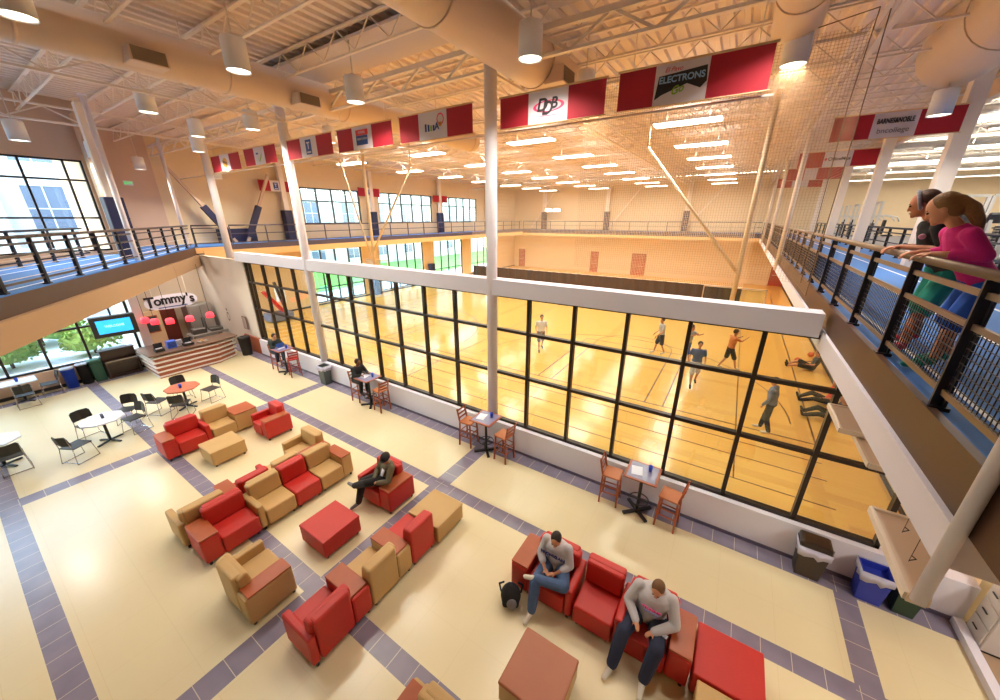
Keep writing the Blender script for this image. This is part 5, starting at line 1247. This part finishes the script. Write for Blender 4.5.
# ================================================================== OUTSIDE
slab('ground_outside', -70, -25.7, -30, 70, -.35, -.15, mat('lawn', '5f9a3c', .9, bump=.3, var=.2))
slab('ground_paving', -40, -21.2, -30, 7, -.3, -.12, mat('paving_light', 'c4cad4', .8))
slab('path_outside', -30.5, -26.0, 4, 70, -.14, -.1, mat('paving_light', 'c4cad4', .8))
STONE = mat('pale_stone', 'b5aba8', .8, bump=.1, var=.06)
def ext_building(x, y0, y1, h, label, px=4.2):
    t = thing('stone_building', label, 'building', (x, y0, -.2), 0)
    b = MB(); b.box(-8, 0, 0, y1 - y0, 0, h); b.build('wall', STONE, t)
    b = MB(); b.box(-.2, .35, -.2, y1 - y0 + .2, h - .6, h); b.box(-.2, .25, -.1, y1 - y0 + .1, 4.2, 4.6); b.build('cornice', mat('stone_trim', 'cac4c0', .8), t)
    k = 0; yy = px * .5
    while yy < y1 - y0 - 1:
        for z in (1.2, 5.6, 9.4):
            if z + 2.6 > h: continue
            b = MB(); b.box(-.02, .03, yy - .85, yy + .85, z, z + 2.5); f = b.build('window', mat('dark_glass', '5c6478', .2), t)
            c = MB(); c.box(.0, .08, yy - .95, yy + .95, z - .1, z); c.box(.02, .06, yy - .03, yy + .03, z, z + 2.5); c.box(.02, .06, yy - .85, yy + .85, z + 1.2, z + 1.26); c.box(.0, .08, yy - .95, yy + .95, z + 2.5, z + 2.62)
            c.build('window_surround', mat('stone_trim', 'cac4c0', .8), f)
        b = MB(); b.box(0, .3, yy + px / 2 - .3, yy + px / 2 + .3, 0, h - .6); b.build('pilaster', mat('stone_trim', 'cac4c0', .8), t)
        yy += px; k += 1
    return t
ext_building(-36, -14, 12, 13, 'pale stone building with pilasters outside the upper left window')
ext_building(-44, 14, 62, 14, 'long pale stone building seen through the far gym windows', 5.0)
LEAF = [mat('leaf_green', '84a04a', .8, bump=.6, bscale=14, var=.35, vscale=9), mat('leaf_dark', '6c8c44', .8, bump=.6, bscale=14, var=.35, vscale=9)]
def shrub(x, y, r, h, k, label):
    t = thing('shrub', label, 'shrub', (x, y, -.15), 0, 'green shrubs outside the lower street window')
    rnd = random.Random(k * 31 + 5); b = MB()
    for i in range(900):
        a = rnd.uniform(0, 2 * PI); e = rnd.uniform(-.2, 1); rr = r * rnd.uniform(.7, 1.05) * math.sqrt(max(.05, 1 - e * e * .8))
        c = V((math.cos(a) * rr, math.sin(a) * rr, h * (.35 + .6 * e)))
        u = V((rnd.uniform(-1, 1), rnd.uniform(-1, 1), rnd.uniform(-.5, 1))).normalized(); w = u.orthogonal().normalized(); s = .09
        b.poly([c - u * s, c + w * s * .6, c + u * s, c - w * s * .6])
    for i in range(8):
        a = rnd.uniform(0, 2 * PI); b.ball((math.cos(a) * r * .45, math.sin(a) * r * .45, h * .45), r * .5, n=8)
    b.build('foliage', LEAF[k % 2], t, recalc=False)
    b = MB(); b.cyl((0, 0, 0), (0, 0, h * .5), .06, n=7); b.build('trunk', mat('bark', '5a4636', .8), t)
SH = [(-25.6, -1.9, 1.0, 1.7, 'leftmost green shrub outside the lower street window'), (-25.9, .6, 1.05, 1.9, 'green shrub second from the left outside the lower street window'),
      (-25.6, 3.1, 1.0, 1.7, 'green shrub outside, left of the hanging screen'), (-26, 5.6, 1.0, 1.8, 'green shrub outside behind the hanging screen'),
      (-29.2, -3.2, 1.5, 2.6, 'tall green bush farther out at the left'), (-29.4, 1.9, 1.6, 2.5, 'tall green bush farther out behind the shrubs')]
for k, s_ in enumerate(SH): shrub(s_[0], s_[1], s_[2], s_[3], k, s_[4])
t = thing('garden_wall', 'low white garden wall with a square end pier outside the street window', 'garden wall', (-23.0, -2, -.15))
b = MB(); b.rbox(-.2, .2, -3.0, 5.5, 0, .45, .02, 1); b.build('wall_run', mat('pale_cap', 'b8bec8', .7), t); b = MB(); b.rbox(-1.5, -.3, .9, 1.9, 0, 1.35, .02, 1); b.rbox(-1.6, -.2, .8, 2.0, 1.35, 1.5, .02, 1); b.build('pier', mat('pale_cap', 'b8bec8', .7), t)

# ================================================================== WORLD
w = bpy.data.worlds.new('world'); SC.world = w; w.use_nodes = True
N, L = w.node_tree.nodes, w.node_tree.links
bg = N['Background']; sky = N.new('ShaderNodeTexSky'); sky.sky_type = 'NISHITA'; sky.sun_disc = False
sky.sun_elevation = math.radians(48); sky.sun_rotation = math.radians(200); sky.air_density = 1.6; sky.dust_density = .8
L.new(sky.outputs[0], bg.inputs[0]); bg.inputs[1].default_value = SKY_E
SC.view_settings.view_transform = 'Standard'; SC.view_settings.look = 'None'; SC.view_settings.gamma = 1; SC.view_settings.use_curve_mapping = False
SC.view_settings.exposure = EXPO
SC.cycles.max_bounces = 8; SC.cycles.diffuse_bounces = 5; SC.cycles.transparent_max_bounces = 16; SC.cycles.glossy_bounces = 3
SC.cycles.caustics_reflective = False; SC.cycles.caustics_refractive = False; SC.cycles.sample_clamp_indirect = 6
